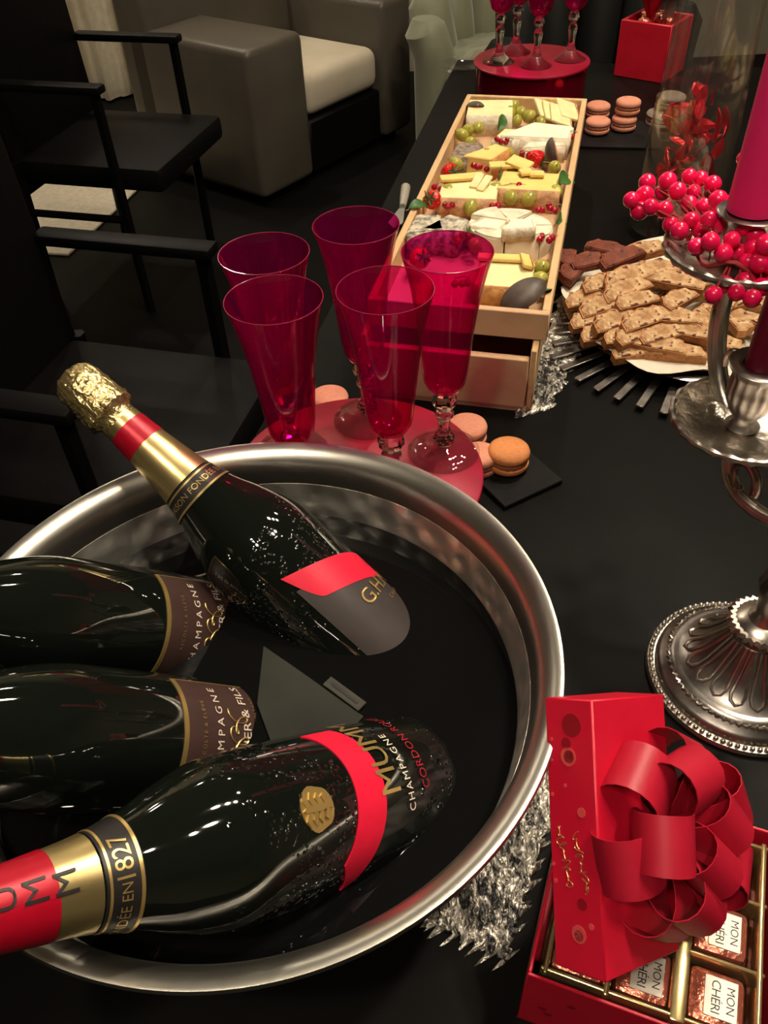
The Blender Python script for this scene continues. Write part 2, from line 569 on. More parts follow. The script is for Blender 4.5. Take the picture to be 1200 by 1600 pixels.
def dup(root, loc=None, rotz=None, label=None, mx=None):
    r = root.copy()
    COL.objects.link(r)
    if mx is not None:
        r.matrix_world = mx
    if loc is not None:
        r.location = loc
    if rotz is not None:
        r.rotation_euler[2] = rotz
    if label:
        r['label'] = label
    for ch in list(root.children):
        k = ch.copy()
        COL.objects.link(k)
        k.parent = r
        for g in list(ch.children):
            d = g.copy()
            COL.objects.link(d)
            d.parent = k
    return r


def struct(o):
    o['kind'] = 'structure'
    return o


def frame(o, x, y, z):
    m = M((V(x), V(y), V(z))).transposed().to_4x4()
    m.translation = V(o)
    return m


def text2d(s, size, shear=0., align='CENTER', spacing=1.):
    cu = bpy.data.curves.new('lettering_source', 'FONT')
    cu.body = s
    cu.size = size
    cu.shear = shear
    cu.align_x = align
    cu.align_y = 'CENTER'
    cu.space_character = spacing
    cu.resolution_u = 3
    o = bpy.data.objects.new('lettering_source', cu)
    COL.objects.link(o)
    bpy.context.view_layer.update()
    me = bpy.data.meshes.new_from_object(o.evaluated_get(bpy.context.evaluated_depsgraph_get()))
    vs = [tuple(v.co) for v in me.vertices]
    fs = [tuple(p.vertices) for p in me.polygons]
    bpy.data.objects.remove(o)
    bpy.data.meshes.remove(me)
    bpy.data.curves.remove(cu)
    return vs, fs


def text_on(name, s, size, m, parent, fn, shear=0., spacing=1., mb=None):
    """lettering whose flat (x, y) is laid on a surface by fn"""
    vs, fs = text2d(s, size, shear, spacing=spacing)
    b = mb or MB()
    b.add([fn(v[0], v[1]) for v in vs], fs)
    if mb is None:
        return b.build(name, m, parent, smooth=False)


# ------------------------------------------------------------------ the room
RX0, RX1, RY0, RY1 = -3.2, 3.4, -2.6, 4.75


def slab(name, c, size, m):
    return struct(MB().box(c, size).build(name, m, smooth=False))


slab('floor', ((RX0 + RX1) / 2, (RY0 + RY1) / 2, FLOOR - .05), (RX1 - RX0 + .4, RY1 - RY0 + .4, .1), 'floor')
slab('ceiling', ((RX0 + RX1) / 2, (RY0 + RY1) / 2, CEIL + .05), (RX1 - RX0 + .4, RY1 - RY0 + .4, .1), 'ceil')
hz = (FLOOR + CEIL) / 2
slab('wall_back', ((RX0 + RX1) / 2, RY1 + .1, hz), (RX1 - RX0 + .4, .2, CEIL - FLOOR), 'wall')
slab('wall_front', ((RX0 + RX1) / 2, RY0 - .1, hz), (RX1 - RX0 + .4, .2, CEIL - FLOOR), 'wall')
slab('wall_left', (RX0 - .1, (RY0 + RY1) / 2, hz), (.2, RY1 - RY0, CEIL - FLOOR), 'wall')
slab('wall_right', (RX1 + .1, (RY0 + RY1) / 2, hz), (.2, RY1 - RY0, CEIL - FLOOR), 'wall')

# ceiling spots that light the room; last two added to brighten curtain and armchair
spots = [(.52, 1.12), (.72, 1.20), (.92, 1.28), (.62, .25), (.75, .45), (-.45, -.35), (-.25, -.62), (.95, 1.9), (-1.3, 3.2), (.4, 3.6), (-1.75, 4.0), (-.7, 3.9)]
sp0 = None
for i, (x, y) in enumerate(spots):
    if sp0 is None:
        sp0 = thing('ceiling_spot', 'round recessed ceiling spot', 'lamp', (x, y, CEIL), group='ceiling spots over the room')
        MB().lathe([(.062, 0), (.075, 0), (.075, -.012), (.062, -.016), (.055, -.004), (.055, 0), (.062, 0)], 24).build('housing', 'lamphouse', sp0)
        MB().lathe([(0, -.003), (.054, -.003), (.054, -.001), (0, -.001)], 16).build('lens', 'lamp', sp0)
    else:
        dup(sp0, (x, y, CEIL))

# ------------------------------------------------------------------ background
TD0, TN0 = V((.249, .9685, 0)), V((.9685, -.249, 0))     # along and across the table
# curtain
cb = MB()
vs, fs = [], []
n = 90
for i in range(n + 1):
    x = -2.6 + 1.72 * i / n
    d = .035 * math.sin(i * .62) + .02 * math.sin(i * 1.7 + 1)
    for z in (FLOOR + .01, CEIL - .02):
        vs += [(x, 4.52 + d, z), (x, 4.535 + d, z)]
for i in range(n):
    a, b = 4 * i, 4 * i + 4
    fs += [(a, b, b + 2, a + 2), (a + 1, a + 3, b + 3, b + 1), (a + 2, b + 2, b + 3, a + 3), (a, a + 1, b + 1, b)]
fs += [(0, 2, 3, 1), (4 * n, 4 * n + 1, 4 * n + 3, 4 * n + 2)]
tag(cb.add(vs, fs).build('curtain', 'curtain', angle=80), 'long pale linen curtain behind the black chair', 'curtain')
# rug
tag(MB().box((-.75, .62, .006), (1.5, 1.24, .012), bev=.004, seg=1).build('rug', 'rug', mxw=frame((P(108, 402, FLOOR).x, P(108, 402, FLOOR).y, FLOOR), TN0, TD0, (0, 0, 1))), 'pale beige rug under the black chair', 'rug')

# armchair (viewed from its front left corner)
ae, ab = V((.63, .777, 0)), V((-.777, .63, 0))
at = thing('armchair', 'boxy grey leather armchair with pale cushion', 'armchair', mx=frame((-.394, 3.10, FLOOR), ae, ab, (0, 0, 1)))
MB().box((.15, .32, .29), (.30, .64, .52), bev=.03, seg=3).build('armrest', 'greyleather', at)
MB().box((.87, .32, .29), (.20, .64, .52), bev=.03, seg=3).build('armrest', 'greyleather', at)
MB().box((.485, .60, .36), (.97, .18, .66), bev=.035, seg=3).build('backrest', 'greyleather', at)
MB().box((.535, .27, .13), (.46, .50, .20), bev=.01, seg=1).build('seat_base', 'blackleather', at)
MB().box((.535, .26, .315), (.455, .49, .16), bev=.05, seg=4).build('seat_cushion', 'cream', at)
for x in (.07, .87):
    for y in (.07, .6):
        MB().box((x, y, .02), (.05, .05, .04)).build('foot', 'blackwood', at, smooth=False)

# black dining chairs along the table: local +x is the side that faces the table
cx_, cy_ = V((.96, -.28, 0)), V((.28, .96, 0))


def black_chair(loc, label):
    t = thing('dining_chair', label, 'chair', mx=frame(loc, cx_, cy_, (0, 0, 1)), group='black chairs on the left of the table')
    MB().box((-.23, 0, .415), (.46, .46, .07), bev=.015).build('seat', 'blackleather', t)
    bm = MB().box((0, 0, .45), (.09, .50, .90), bev=.02)
    bm.build('backrest', 'blackleather', t, mxw=M.Translation((-.49, 0, .34)) @ M.Rotation(math.radians(-2), 4, 'Y'))
    for y in (-.245, .245):
        MB().tube([(-.13, y, 0), (-.13, y, .655)], .014, 6, sx=1.2).build('leg', 'blackwood', t)
        MB().tube([(-.47, y, 0), (-.45, y, .45)], .014, 6, sx=1.2).build('leg', 'blackwood', t)
        MB().box((-.285, y, .66), (.36, .045, .022), bev=.006).build('armrest', 'blackwood', t)
        MB().tube([(-.46, y, .30), (-.13, y, .30)], .011, 6).build('stretcher', 'blackwood', t)
    return t


c0 = black_chair((-.523, 2.57, FLOOR), 'black leather chair with arms beside the grey armchair')
o_ = V((-.25, 1.13, FLOOR))
black_chair(o_, 'black leather chair with arms nearest the champagne bucket')

# olive channelled tub chair and charcoal tub chair at the far end


def tub(loc, rz, name, label, m, n, R, seat_h, back_h, span):
    t = thing(name, label, 'armchair', loc, (0, 0, rz))
    MB().lathe([(0, .06), (R * .86, .06), (R * .9, .1), (R * .9, seat_h - .05), (R * .84, seat_h), (0, seat_h)], 40).build('seat', m, t)
    for i in range(n):
        a = pi / 2 - span / 2 + span * (i + .5) / n
        rr = span * R / n * .54
        k = 1 - .32 * abs((i + .5) / n - .5) * 2
        pts = [(R * 1.00 * math.cos(a), R * 1.0 * math.sin(a), .08), (R * 1.02 * math.cos(a), R * 1.02 * math.sin(a), seat_h), (R * 1.12 * math.cos(a), R * 1.12 * math.sin(a), back_h * k)]
        pts.append(V(pts[-1]) + V((0, 0, rr * .5)))
        MB().tube(pts, [rr, rr, rr, rr * .6], 10).build('channel', m, t)
    for i in range(n):
        a = -pi / 2 - span * .28 + span * .56 * (i + .5) / n
        rr = span * .56 * R * .9 / n * .54
        MB().tube([(R * .9 * math.cos(a), R * .9 * math.sin(a), .08), (R * .9 * math.cos(a), R * .9 * math.sin(a), seat_h - .03), (R * .7 * math.cos(a), R * .7 * math.sin(a), seat_h), (R * .15 * math.cos(a), R * .15 * math.sin(a), seat_h)], rr, 8).build('channel', m, t)
    for a in (.7, 2.4, 3.9, 5.5):
        MB().tube([(R * .6 * math.cos(a), R * .6 * math.sin(a), 0), (R * .6 * math.cos(a), R * .6 * math.sin(a), .07)], .018, 8).build('foot', 'blackwood', t)
    return t


tub((.62, 3.42, FLOOR), -.1, 'channelled_chair', 'olive green chair with ribbed upholstery behind the table', 'olive', 9, .34, .43, .72, 3.9)
tub((.66, 2.62, FLOOR), -.35, 'tub_chair', 'dark charcoal rounded chair behind the far glasses', 'darkgrey', 7, .215, .42, .86, 4.3)

# ------------------------------------------------------------------ table and runner
TD, TN = V((.249, .9685, 0)), V((.9685, -.249, 0))       # along the table, across to the right
tl = V((.023, 1.355, 0)) - TD * 1.9                      # a point of the left edge
tb = thing('dining_table', 'long black dining table carrying the buffet', 'table', mx=frame((tl.x, tl.y, 0), TN, TD, (0, 0, 1)))
TW, TL = 1.25, 2.72
MB().box((TW / 2, TL / 2, -.02), (TW, TL, .04), bev=.004, seg=1).build('table_top', 'table', tb)
for x in (.09, TW - .09):
    for y in (.1, TL - .1):
        MB().box((x, y, (FLOOR - .04) / 2), (.08, .08, -FLOOR - .04), bev=.006, seg=1).build('leg', 'blackwood', tb)
# crumpled black cloths, their silver glints painted into the colour


def crumpled(name, label, quad, nu, nv):
    a_, b_, c_, d_ = [V(q) for q in quad]
    vs, fs = [], []
    for j in range(nv + 1):
        for i in range(nu + 1):
            u_, v_ = i / nu, j / nv
            p = a_.lerp(b_, u_).lerp(d_.lerp(c_, u_), v_)
            e = .006 * math.sin(j * .9 + i) + .005 * math.sin(j * 2.3 + i * 1.7)
            edge = i in (0, nu) or j in (0, nv)
            vs.append((p.x + (e if edge else random.uniform(-.0008, .0008)), p.y + (e * .6 if edge else random.uniform(-.0008, .0008)), .0008 if edge else random.uniform(.001, .0052)))
    for j in range(nv):
        for i in range(nu):
            k = j * (nu + 1) + i
            fs.append((k, k + 1, k + nu + 2, k + nu + 1))
    tag(MB().add(vs, fs).build(name, 'runner', angle=180), label, 'cloth')


crumpled('crumpled_cloth', 'crumpled black cloth with painted silver glints between the wooden box and the platter', [P(800, 655), P(858, 640), P(985, 420), P(900, 400)], 26, 60)
crumpled('crumpled_cloth', 'crumpled black cloth with painted silver glints under the champagne bucket', [P(655, 1440), P(790, 1505), P(905, 1150), P(800, 1050)], 44, 80)

# ------------------------------------------------------------------ bucket
BC = V((-.091, .315, 0))
BR, BZ = .195, .172
bk = thing('champagne_bucket', 'wide hammered steel champagne bucket', 'bucket', BC)
inner = [(.0, .012), (.12, .014), (.138, .030), (.152, .062), (.1735, .115), (.1788, .143)]
MB().lathe(inner + [(.1828, .143), (.1780, .115), (.1565, .062), (.143, .027), (.122, .009), (0, .008)], 128).build('bowl', 'hammer', bk, angle=60)
MB().lathe([(.1790, .143), (.1800, .152), (.1812, .160), (.1840, .1655), (.1890, .1695), (.1940, .1722), (.1962, .1718), (.1970, .1690), (.1955, .1650), (.1910, .1590), (.1860, .1500), (.1830, .143), (.1790, .143)], 160).build('rim', 'steel', bk, angle=60)
MB().lathe([(.0, .0), (.105, .0), (.108, .003), (.104, .008), (0, .008)], 64).build('foot', 'steel', bk)
wt = MB().lathe([(0, .115), (.1730, .115), (.1705, .110), (0, .110)], 96).build('water', 'water', loc=BC)
tag(wt, 'dark still water in the champagne bucket', 'water', kind='stuff')

# flat grey wedge set just above the water between the bottles
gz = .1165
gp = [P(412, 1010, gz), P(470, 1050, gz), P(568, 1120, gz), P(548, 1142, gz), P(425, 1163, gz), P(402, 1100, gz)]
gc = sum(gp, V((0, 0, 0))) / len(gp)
gt = thing('grey_wedge', 'dull grey wedge shaped sheet just above the water between the bottles', 'sheet', (gc.x, gc.y, gz))
MB().prism([(p.x - gc.x, p.y - gc.y) for p in gp], -.0012, .0006).build('sheet', 'wedgegrey', gt, smooth=False)
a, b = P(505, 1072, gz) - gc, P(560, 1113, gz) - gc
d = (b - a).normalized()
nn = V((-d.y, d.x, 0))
MB().prism([(q.x, q.y) for q in (a, b, b + nn * .008, a + nn * .008)], .0007, .0022).build('tag', mat('wedge_pale_grey', lin(58, 58, 51), .6, spec=.2), gt, smooth=False)  # small paler strip along the long edge of the wedge
MB().prism([(q.x, q.y) for q in (a + d * .004 + nn * .003, b - d * .004 + nn * .003, b - d * .004 + nn * .0055, a + d * .004 + nn * .0055)], .0022, .0026).build('dark_bar', 'blacklabel', gt, smooth=False)


# ------------------------------------------------------------------ bottles
def interp(prof, z):
    for (z0, r0), (z1, r1) in zip(prof, prof[1:]):
        if z0 <= z <= z1:
            return r0 + (r1 - r0) * (z - z0) / (z1 - z0)
    return prof[-1][1]


def smooth_prof(kn, n=70):
    out = []
    for i in range(n + 1):
        z = kn[0][0] + (kn[-1][0] - kn[0][0]) * i / n
        k = max(j for j in range(len(kn) - 1) if kn[j][0] <= z + 1e-9)
        p0, p1, p2, p3 = kn[max(k - 1, 0)], kn[k], kn[k + 1], kn[min(k + 2, len(kn) - 1)]
        t = (z - p1[0]) / (p2[0] - p1[0])
        m1 = (p2[1] - p0[1]) / (p2[0] - p0[0]) * (p2[0] - p1[0])
        m2 = (p3[1] - p1[1]) / (p3[0] - p1[0]) * (p2[0] - p1[0])
        r = (2 * t**3 - 3 * t**2 + 1) * p1[1] + (t**3 - 2 * t**2 + t) * m1 + (-2 * t**3 + 3 * t**2) * p2[1] + (t**3 - t**2) * m2
        out.append((z, r))
    return out


class Bottle:
    def __init__(s, name, label, neck_px, zn, body_px, zb, sN, kn, glass):
        N, B = P(*neck_px, zn), P(*body_px, zb)
        a = (N - B).normalized()
        base = N - a * sN
        s.prof = smooth_prof(kn)
        mid = base + a * .15
        u = CP - mid
        u = (u - a * u.dot(a)).normalized()
        wv = a.cross(u)
        s.t = thing(name, label, 'bottle', mx=frame(base, u, wv, a), group='champagne bottles in the bucket')
        z1 = kn[-1][0]
        lp = [(0, .004), (kn[0][1] * .6, .001), (kn[0][1] * .93, 0)] + [(r, z) for z, r in s.prof][1:] + [(0, z1)]
        MB().lathe(lp, 96).build('glass', glass, s.t, angle=60)

    def on(s, off, th0=0., z0=0.):
        def fn(x, y):
            z = z0 + y
            r = interp(s.prof, min(max(z, s.prof[0][0]), s.prof[-1][0])) + off
            r0 = interp(s.prof, z0)
            th = th0 + x / r0
            return (r * math.cos(th), r * math.sin(th), z)
        return fn

    def patch(s, name, m, th0, th1, zf, off=.0004, nt=48, nz=6, parent=None, tails=0.):
        """a label: theta from th0 to th1; zf(theta) gives its lower and upper edge"""
        vs, fs = [], []
        for i in range(nt + 1):
            th = th0 + (th1 - th0) * i / nt
            za, zb = zf(th)
            for j in range(nz + 1):
                z = za + (zb - za) * j / nz
                r = interp(s.prof, z)
                vs += [((r + off) * math.cos(th), (r + off) * math.sin(th), z), ((r - .0008) * math.cos(th), (r - .0008) * math.sin(th), z)]
        k = 2 * (nz + 1)
        for i in range(nt):
            for j in range(nz):
                a, b = i * k + 2 * j, (i + 1) * k + 2 * j
                fs += [(a, b, b + 2, a + 2), (a + 1, a + 3, b + 3, b + 1)]
            a, b = i * k, (i + 1) * k
            fs.append((a, a + 1, b + 1, b))
            a, b = a + 2 * nz, b + 2 * nz
            fs.append((a, b, b + 1, a + 1))
        for i in (0, nt):
            for j in range(nz):
                a = i * k + 2 * j
                fs.append((a, a + 2, a + 3, a + 1))
        return MB().add(vs, fs).build(name, m, parent or s.t)

    def band(s, name, m, z0, z1, off, seg=64, parent=None):
        n = 8
        pr = [(interp(s.prof, z0 + (z1 - z0) * i / n) + off, z0 + (z1 - z0) * i / n) for i in range(n + 1)]
        pr = [(pr[0][0] - off * 2.5, z0)] + pr + [(pr[-1][0] - off * 2.5, z1)]
        return MB().lathe(pr, seg).build(name, m, parent or s.t)


MUMM = [(0, .0425), (.06, .0442), (.135, .0445), (.155, .0432), (.18, .0355), (.2, .0272), (.222, .0212), (.25, .0176), (.275, .0150), (.30, .0138), (.318, .0138)]
CELL = [(0, .0395), (.06, .0412), (.15, .0416), (.175, .0405), (.20, .0355), (.225, .028), (.25, .0215), (.275, .0168), (.30, .0140), (.318, .0140)]


def foil(b, crumple, band=(.262, .281)):
    def rf(r, z, a):
        if z < .296:
            return r
        return r * (1 + .055 * math.sin(a * 7 + z * 300) + .04 * math.sin(a * 13 - z * 500) + .02 * math.sin(a * 23))
    pr = [(interp(b.prof, .2215) - .001, .2215)]
    for i in range(13):
        z = .2215 + (.293 - .2215) * i / 12
        pr.append((interp(b.prof, z) + .0007, z))
    pr += [(.0165, .2955), (.0197, .298), (.0192, .304), (.0182, .312), (.0180, .320), (.0176, .328), (.0160, .335), (.0115, .3395), (.006, .341), (0, .3413)]
    fo = MB().lathe(pr[:13] + [(pr[12][0] - .0015, pr[12][1])], 80).build('neck_foil', 'gold', b.t, angle=55)
    MB().lathe([(pr[12][0] - .0015, pr[12][1] - .001)] + pr[12:], 80, rfun=rf).build('cap_foil', 'goldcrumple' if crumple else 'gold', b.t, angle=55)
    b.band('foil_band', 'redfoil', band[0], band[1], .0011)
    return fo


def mumm_collar(b, th):
    b.band('collar_label', 'blacklabel', .204, .2205, .0007)
    b.band('collar_stripe', 'goldprint', .2045, .2060, .0010)
    b.band('collar_stripe', 'goldprint', .2180, .2192, .0010)
    text_on('collar_lettering', 'MAISON FOND\u00c9E EN', .0068, 'goldprint', b.t, b.on(.0012, th, .2118), spacing=1.0)
    text_on('collar_lettering', '1827', .0115, 'goldprint', b.t, b.on(.0012, th + 1.78, .2118), spacing=.95)


# bottle pointing up to the left
b1 = Bottle('champagne_bottle', 'gold foiled red sash champagne bottle with its neck over the far rim', (241, 707), .197, (485, 928), .1145, .255, MUMM, 'wetbottle')
foil(b1, True)
mumm_collar(b1, .0)


def sash_z(z0, k, wdt, t0, t1, tip):
    def f(th):
        zc = z0 + k * th
        e = min(1, max(0, (th - t0) / tip)) if tip > 0 else min(1, max(0, (t1 - th) / -tip))
        e = math.sin(e * pi / 2)
        return (zc + wdt / 2 - wdt * e, zc + wdt / 2)
    return f


b1.patch('label', 'charlabel', -.12, 1.55, lambda th: (.028, .106 - .014 * th), .0004)
b1.patch('red_sash', 'sash', -.14, 1.5, sash_z(.106, -.018, .026, -.14, 1.5, .3), .0008)
text_on('label_lettering', 'G.H.MUMM', .0165, 'goldprint', b1.t, b1.on(.0012, 1.38, .0675), spacing=.95)
text_on('label_lettering', 'CHAMPAGNE', .0052, 'goldprint', b1.t, b1.on(.0012, 1.42, .0545), spacing=1.4)

# bottle pointing to the lower left
b4 = Bottle('champagne_bottle', 'champagne bottle with 1827 collar and gold crest lying nearest the camera', (128, 1381), .203, (535, 1255), .118, .222, MUMM, 'wetbottle')
foil(b4, False, (.240, .292))
mumm_collar(b4, -1.55)
for i, ch in enumerate('MMUM'):
    text_on('foil_lettering', ch, .0145, 'blackprint', b4.t, b4.on(.0016, .12 + .03 * i, .2365 + .0125 * i))
b4.patch('red_sash', 'sash', -1.25, 1.15, lambda th: (.0665 + .010 * th * th - .006 * th - (0 if th < .9 else 0), .0665 + .010 * th * th - .006 * th + .0215 * min(1, max(.05, (th + 1.25) / .5))), .0007)
text_on('label_lettering', 'MUMM', .0215, 'goldprint', b4.t, b4.on(.0012, .62, .0615), spacing=.92)
text_on('label_lettering', 'CHAMPAGNE', .0068, 'whiteprint', b4.t, b4.on(.0012, .2, .0475), spacing=1.25)
text_on('label_lettering', 'CORDON ROUGE', .0078, 'redprint', b4.t, b4.on(.0012, .62, .0335), spacing=1.05)
# crest: gold disc with spread wings in relief
cr = MB()
fn = lambda off: b4.on(off, .03, .1155)


def crest_piece(poly, lo, hi, mb):
    n = len(poly)
    vs = [fn(hi)(x, y) for x, y in poly] + [fn(lo)(x, y) for x, y in poly]
    fs = [tuple(range(n)), tuple(range(2 * n - 1, n - 1, -1))] + [(i, i + n, (i + 1) % n + n, (i + 1) % n) for i in range(n)]
    mb.add(vs, fs)


crest_piece([(.0115 * math.cos(t) * (1 + .06 * math.sin(5 * t)), .0105 * math.sin(t)) for t in [2 * pi * i / 28 for i in range(28)]], -.0005, .0007, cr)
crest = cr.build('crest', 'goldprint', b4.t)
for sx in (-1, 1):
    for k in range(4):
        m_ = MB()
        y0 = .006 - .004 * k
        crest_piece([(sx * .001, y0 + .001), (sx * .005, y0 + .0028), (sx * (.0095 - .001 * k), y0 + .001), (sx * .0055, y0), (sx * .001, y0 - .0012)], .0006, .0016, m_)
        m_.build('wing_feather', 'goldprint', crest, smooth=False)
m_ = MB()
crest_piece([(-.0012, -.009), (-.0018, 0), (-.0012, .008), (0, .0098), (.0012, .008), (.0018, 0), (.0012, -.009)], .0006, .0018, m_)
m_.build('eagle_body', 'goldprint', crest, smooth=False)


def cellier(label, npx, zn, bpx, zb, sN, th, first):
    b = Bottle('champagne_bottle', label, npx, zn, bpx, zb, sN, CELL, 'bottle')
    t0, t1 = th - .95, th + .95
    top = lambda x: .104 + .002 * math.cos((x - th) * 1.6)
    b.patch('label', 'brownlabel', t0, t1, lambda x: (.016, top(x)), .0004)
    b.patch('label_edge', 'goldprint', t0 - .01, t1 + .01, lambda x: (top(x), top(x) + .0032), .0006, nz=2)
    b.patch('label_edge', 'goldprint', t0 - .015, t0 + .005, lambda x: (.016, .104), .0006, nt=2)
    b.patch('label_edge', 'goldprint', t1 - .005, t1 + .015, lambda x: (.016, .104), .0006, nt=2)
    text_on('label_lettering', 'RECOLTE & ELEVE', .0038, 'goldprint', b.t, b.on(.0010, th + .04, .0930), spacing=1.3)
    text_on('label_lettering', 'CHAMPAGNE', .0078, 'whiteprint', b.t, b.on(.0010, th, .0800), spacing=1.55)
    text_on('label_lettering', 'LECELLIER & FILS', .0098, 'whiteprint', b.t, b.on(.0010, th, .0570), spacing=1.0)
    text_on('label_lettering', 'PROPRIETAIRE RECOLTANT', .0034, 'goldprint', b.t, b.on(.0010, th, .0480), spacing=1.3)
    text_on('label_lettering', 'TRADITION', .0042, 'whiteprint', b.t, b.on(.0010, th, .0280), spacing=1.3)
    # gold script flourish
    m_ = MB()
    pts = []
    for i in range(90):
        t = i / 89
        x = -.013 + .026 * t + .0035 * math.sin(t * 26)
        y = .0655 + .0052 * math.sin(t * 13 + .5) + .004 * math.cos(t * 26)
        pts.append(b.on(.0010, th, 0)(x, y))
    m_.tube(pts, .0005, 4)
    m_.build('script_flourish', 'goldprint', b.t)
    pr = [(interp(b.prof, .2515) - .001, .2515)] + [(interp(b.prof, .2515 + .0415 * i / 8) + .0007, .2515 + .0415 * i / 8) for i in range(9)]
    pr += [(.0165, .2955), (.0197, .298), (.0182, .312), (.0176, .328), (.0160, .335), (.0115, .3395), (0, .3413)]
    MB().lathe(pr, 48).build('foil', 'gold', b.t)
    return b


cellier('dark champagne bottle with brown label, next to the red sash bottle above', (0, 962), .200, (330, 987), .073, .204, .09, True)
cellier('dark champagne bottle with brown label, tucked behind the crested bottle', (0, 1148), .200, (330, 1160), .090, .200, .12, False)

# ------------------------------------------------------------------ hatboxes and flutes
HC = V((-.0233, .586, 0))
HZ = .0712


def hatbox(loc, label):
    t = thing('hatbox', label, 'box', loc, group='round red boxes under the glasses')
    MB().lathe([(0, 0), (.1145, 0), (.1145, HZ - .004), (0, HZ - .004)], 72).build('body', 'hatside', t)
    MB().lathe([(.1147, HZ - .004), (.119, HZ - .004), (.119, HZ - .001), (.1175, HZ), (0, HZ), (0, HZ - .003), (.1147, HZ - .003)], 72).build('lid', 'hat', t)
    return t


hatbox(HC, 'round red box holding five flutes beside the bucket')
hatbox((.351, 1.855, 0), 'round red box holding four glasses at the far end')


FK = 1.06                                         # size of the flutes


def kk(pr):
    return [(r * FK, z * FK) for r, z in pr]


def flute(loc, label, group, k=1.):
    t = thing('champagne_flute', label, 'glass', loc, group=group)
    MB().lathe(kk([(0, 0), (.032, 0), (.033, .0012), (.0325, .0022), (.022, .0042), (.010, .0068), (.0075, .010), (0, .010)]), 48).build('foot', 'thinclear', t, angle=70)
    st = [(0, .0101), (.0075, .0101), (.0095, .013), (.0100, .0165), (.0085, .020), (.0060, .022), (.0052, .030), (.0062, .038), (.0085, .0415), (.0088, .0445), (.0062, .0475), (.0080, .0505), (.0112, .0555), (.0114, .0595), (.0085, .0645), (.0062, .0668), (0, .0668)]
    MB().lathe(kk(st), 10).build('stem', 'clear', t, smooth=False)
    o = [(0, .067), (.008, .0675), (.0145, .0715), (.0180, .0785), (.0196, .090), (.0212, .108), (.0230, .126), (.0252, .145), (.0282, .165), (.0318, .182), (.0350, .1940)]
    i = [(r - .0012, z + (.0005 if z > .08 else .0022)) for r, z in o[1:]][::-1]
    i = [(.0343, .1946)] + i[1:] + [(0, .0705)]
    bo = MB().lathe(kk(o + i), 64).build('bowl', 'redglass', t, angle=60)
    MB().tube([(.0347 * FK * math.cos(2 * pi * k_ / 64), .0347 * FK * math.sin(2 * pi * k_ / 64), .1944 * FK) for k_ in range(64)], .00042, 6, closed=True).build('rim', 'rimglass', bo)
    return t


FL = [((-.074, .548), 'front left flute on the near red box, beside the bottle neck'),
      ((.009, .554), 'front middle red flute on the near red box, half hidden by the rim'),
      ((-.0117, .666), 'rear middle red flute on the near red box, tallest in the picture'),
      ((-.0865, .623), 'rear left red flute, farthest left on the near red box'),
      ((.0605, .610), 'right red flute standing in front of the cheese crate')]
f0 = None
for (x, y), lab in FL:
    if f0 is None:
        f0 = flute((x, y, HZ), lab, 'red flutes on the near box')
    else:
        dup(f0, (x, y, HZ), random.random() * 3, lab)


def goblet(loc, label):
    t = thing('wine_glass', label, 'glass', loc, group='glasses on the far red box')
    MB().lathe([(0, 0), (.032, 0), (.033, .0015), (.024, .006), (.013, .014), (.0075, .026), (.0062, .036), (.0085, .052), (.0095, .058), (.0062, .066), (0, .067)], 32).build('stem', 'clear', t, angle=50)
    MB().ball((0, 0, .0775), .0112, 10, 6).build('knop', 'clear', t, smooth=False)
    o = [(0, .0888), (.010, .0890), (.0195, .097), (.0245, .110), (.0265, .125), (.0285, .150), (.0315, .175), (.0345, .195)]
    i = [(r - .0013, z + .001) for r, z in o[1:]][::-1] + [(0, .0925)]
    MB().lathe(o + i, 40).build('bowl', 'redglass', t, angle=60)
    return t


GP = [((779, 97), 'clear stemmed red glass at the left on the far red box'), ((805, 82), 'clear stemmed red glass at the back of the far red box'),
      ((837, 103), 'clear stemmed red glass in the middle front of the far red box'), ((890, 93), 'clear stemmed red glass at the right on the far red box')]
g0 = None
for (x, y), lab in GP:
    q = P(x, y, HZ)
    if g0 is None:
        g0 = goblet(q, lab)
    else:
        dup(g0, q, 0, lab)
# small clear saucer left of the far box
q = P(722, 108, 0.0)
t = MB().lathe([(0, 0), (.02, 0), (.05, .010), (.052, .011), (.05, .012), (.02, .003), (0, .003)], 40).build('saucer', 'thinclear', loc=(q.x + .0, q.y, 0))
tag(t, 'small clear glass saucer left of the far red box', 'saucer')

# ------------------------------------------------------------------ crate and lower box
CA = -.2666
KX, KY = V((math.cos(CA), math.sin(CA), 0)), V((-math.sin(CA), math.cos(CA), 0))
CW, CL, CT, CB = .2036, .709, .116, .083
nr = V((.189, .776, 0))
co = nr - KX * CW
cf = frame((co.x, co.y, CB), KX, KY, (0, 0, 1))
ct = thing('cheese_crate', 'shallow open wooden crate filled with cheese and fruit', 'crate', mx=cf)
hh = CT - CB
tk = .009
MB().box((CW / 2, CL / 2, .002), (CW - .002, CL - .002, .004)).build('bottom_board', 'wood2', ct, smooth=False)
MB().box((CW / 2, tk / 2, hh / 2), (CW, tk, hh), bev=.001, seg=1).build('end_board', 'wood2', ct)
MB().box((CW / 2, CL - tk / 2, hh / 2), (CW, tk, hh), bev=.001, seg=1).build('end_board', 'wood', ct)
MB().box((tk / 2, CL / 2, hh / 2 + .0003), (tk, CL - 2 * tk, hh), bev=.001, seg=1).build('side_board', 'wood', ct)
MB().box((CW - tk / 2, CL / 2, hh / 2 + .0003), (tk, CL - 2 * tk, hh), bev=.001, seg=1).build('side_board', 'wood', ct)
lo = V((.176, .758, 0)) - KX * .200
lt = thing('wooden_box', 'closed pale wooden box under the cheese crate', 'box', mx=frame((lo.x, lo.y, 0), KX, KY, (0, 0, 1)))
MB().box((.1, .35, .003), (.2, .70, .006)).build('bottom_board', 'wood2', lt, smooth=False)
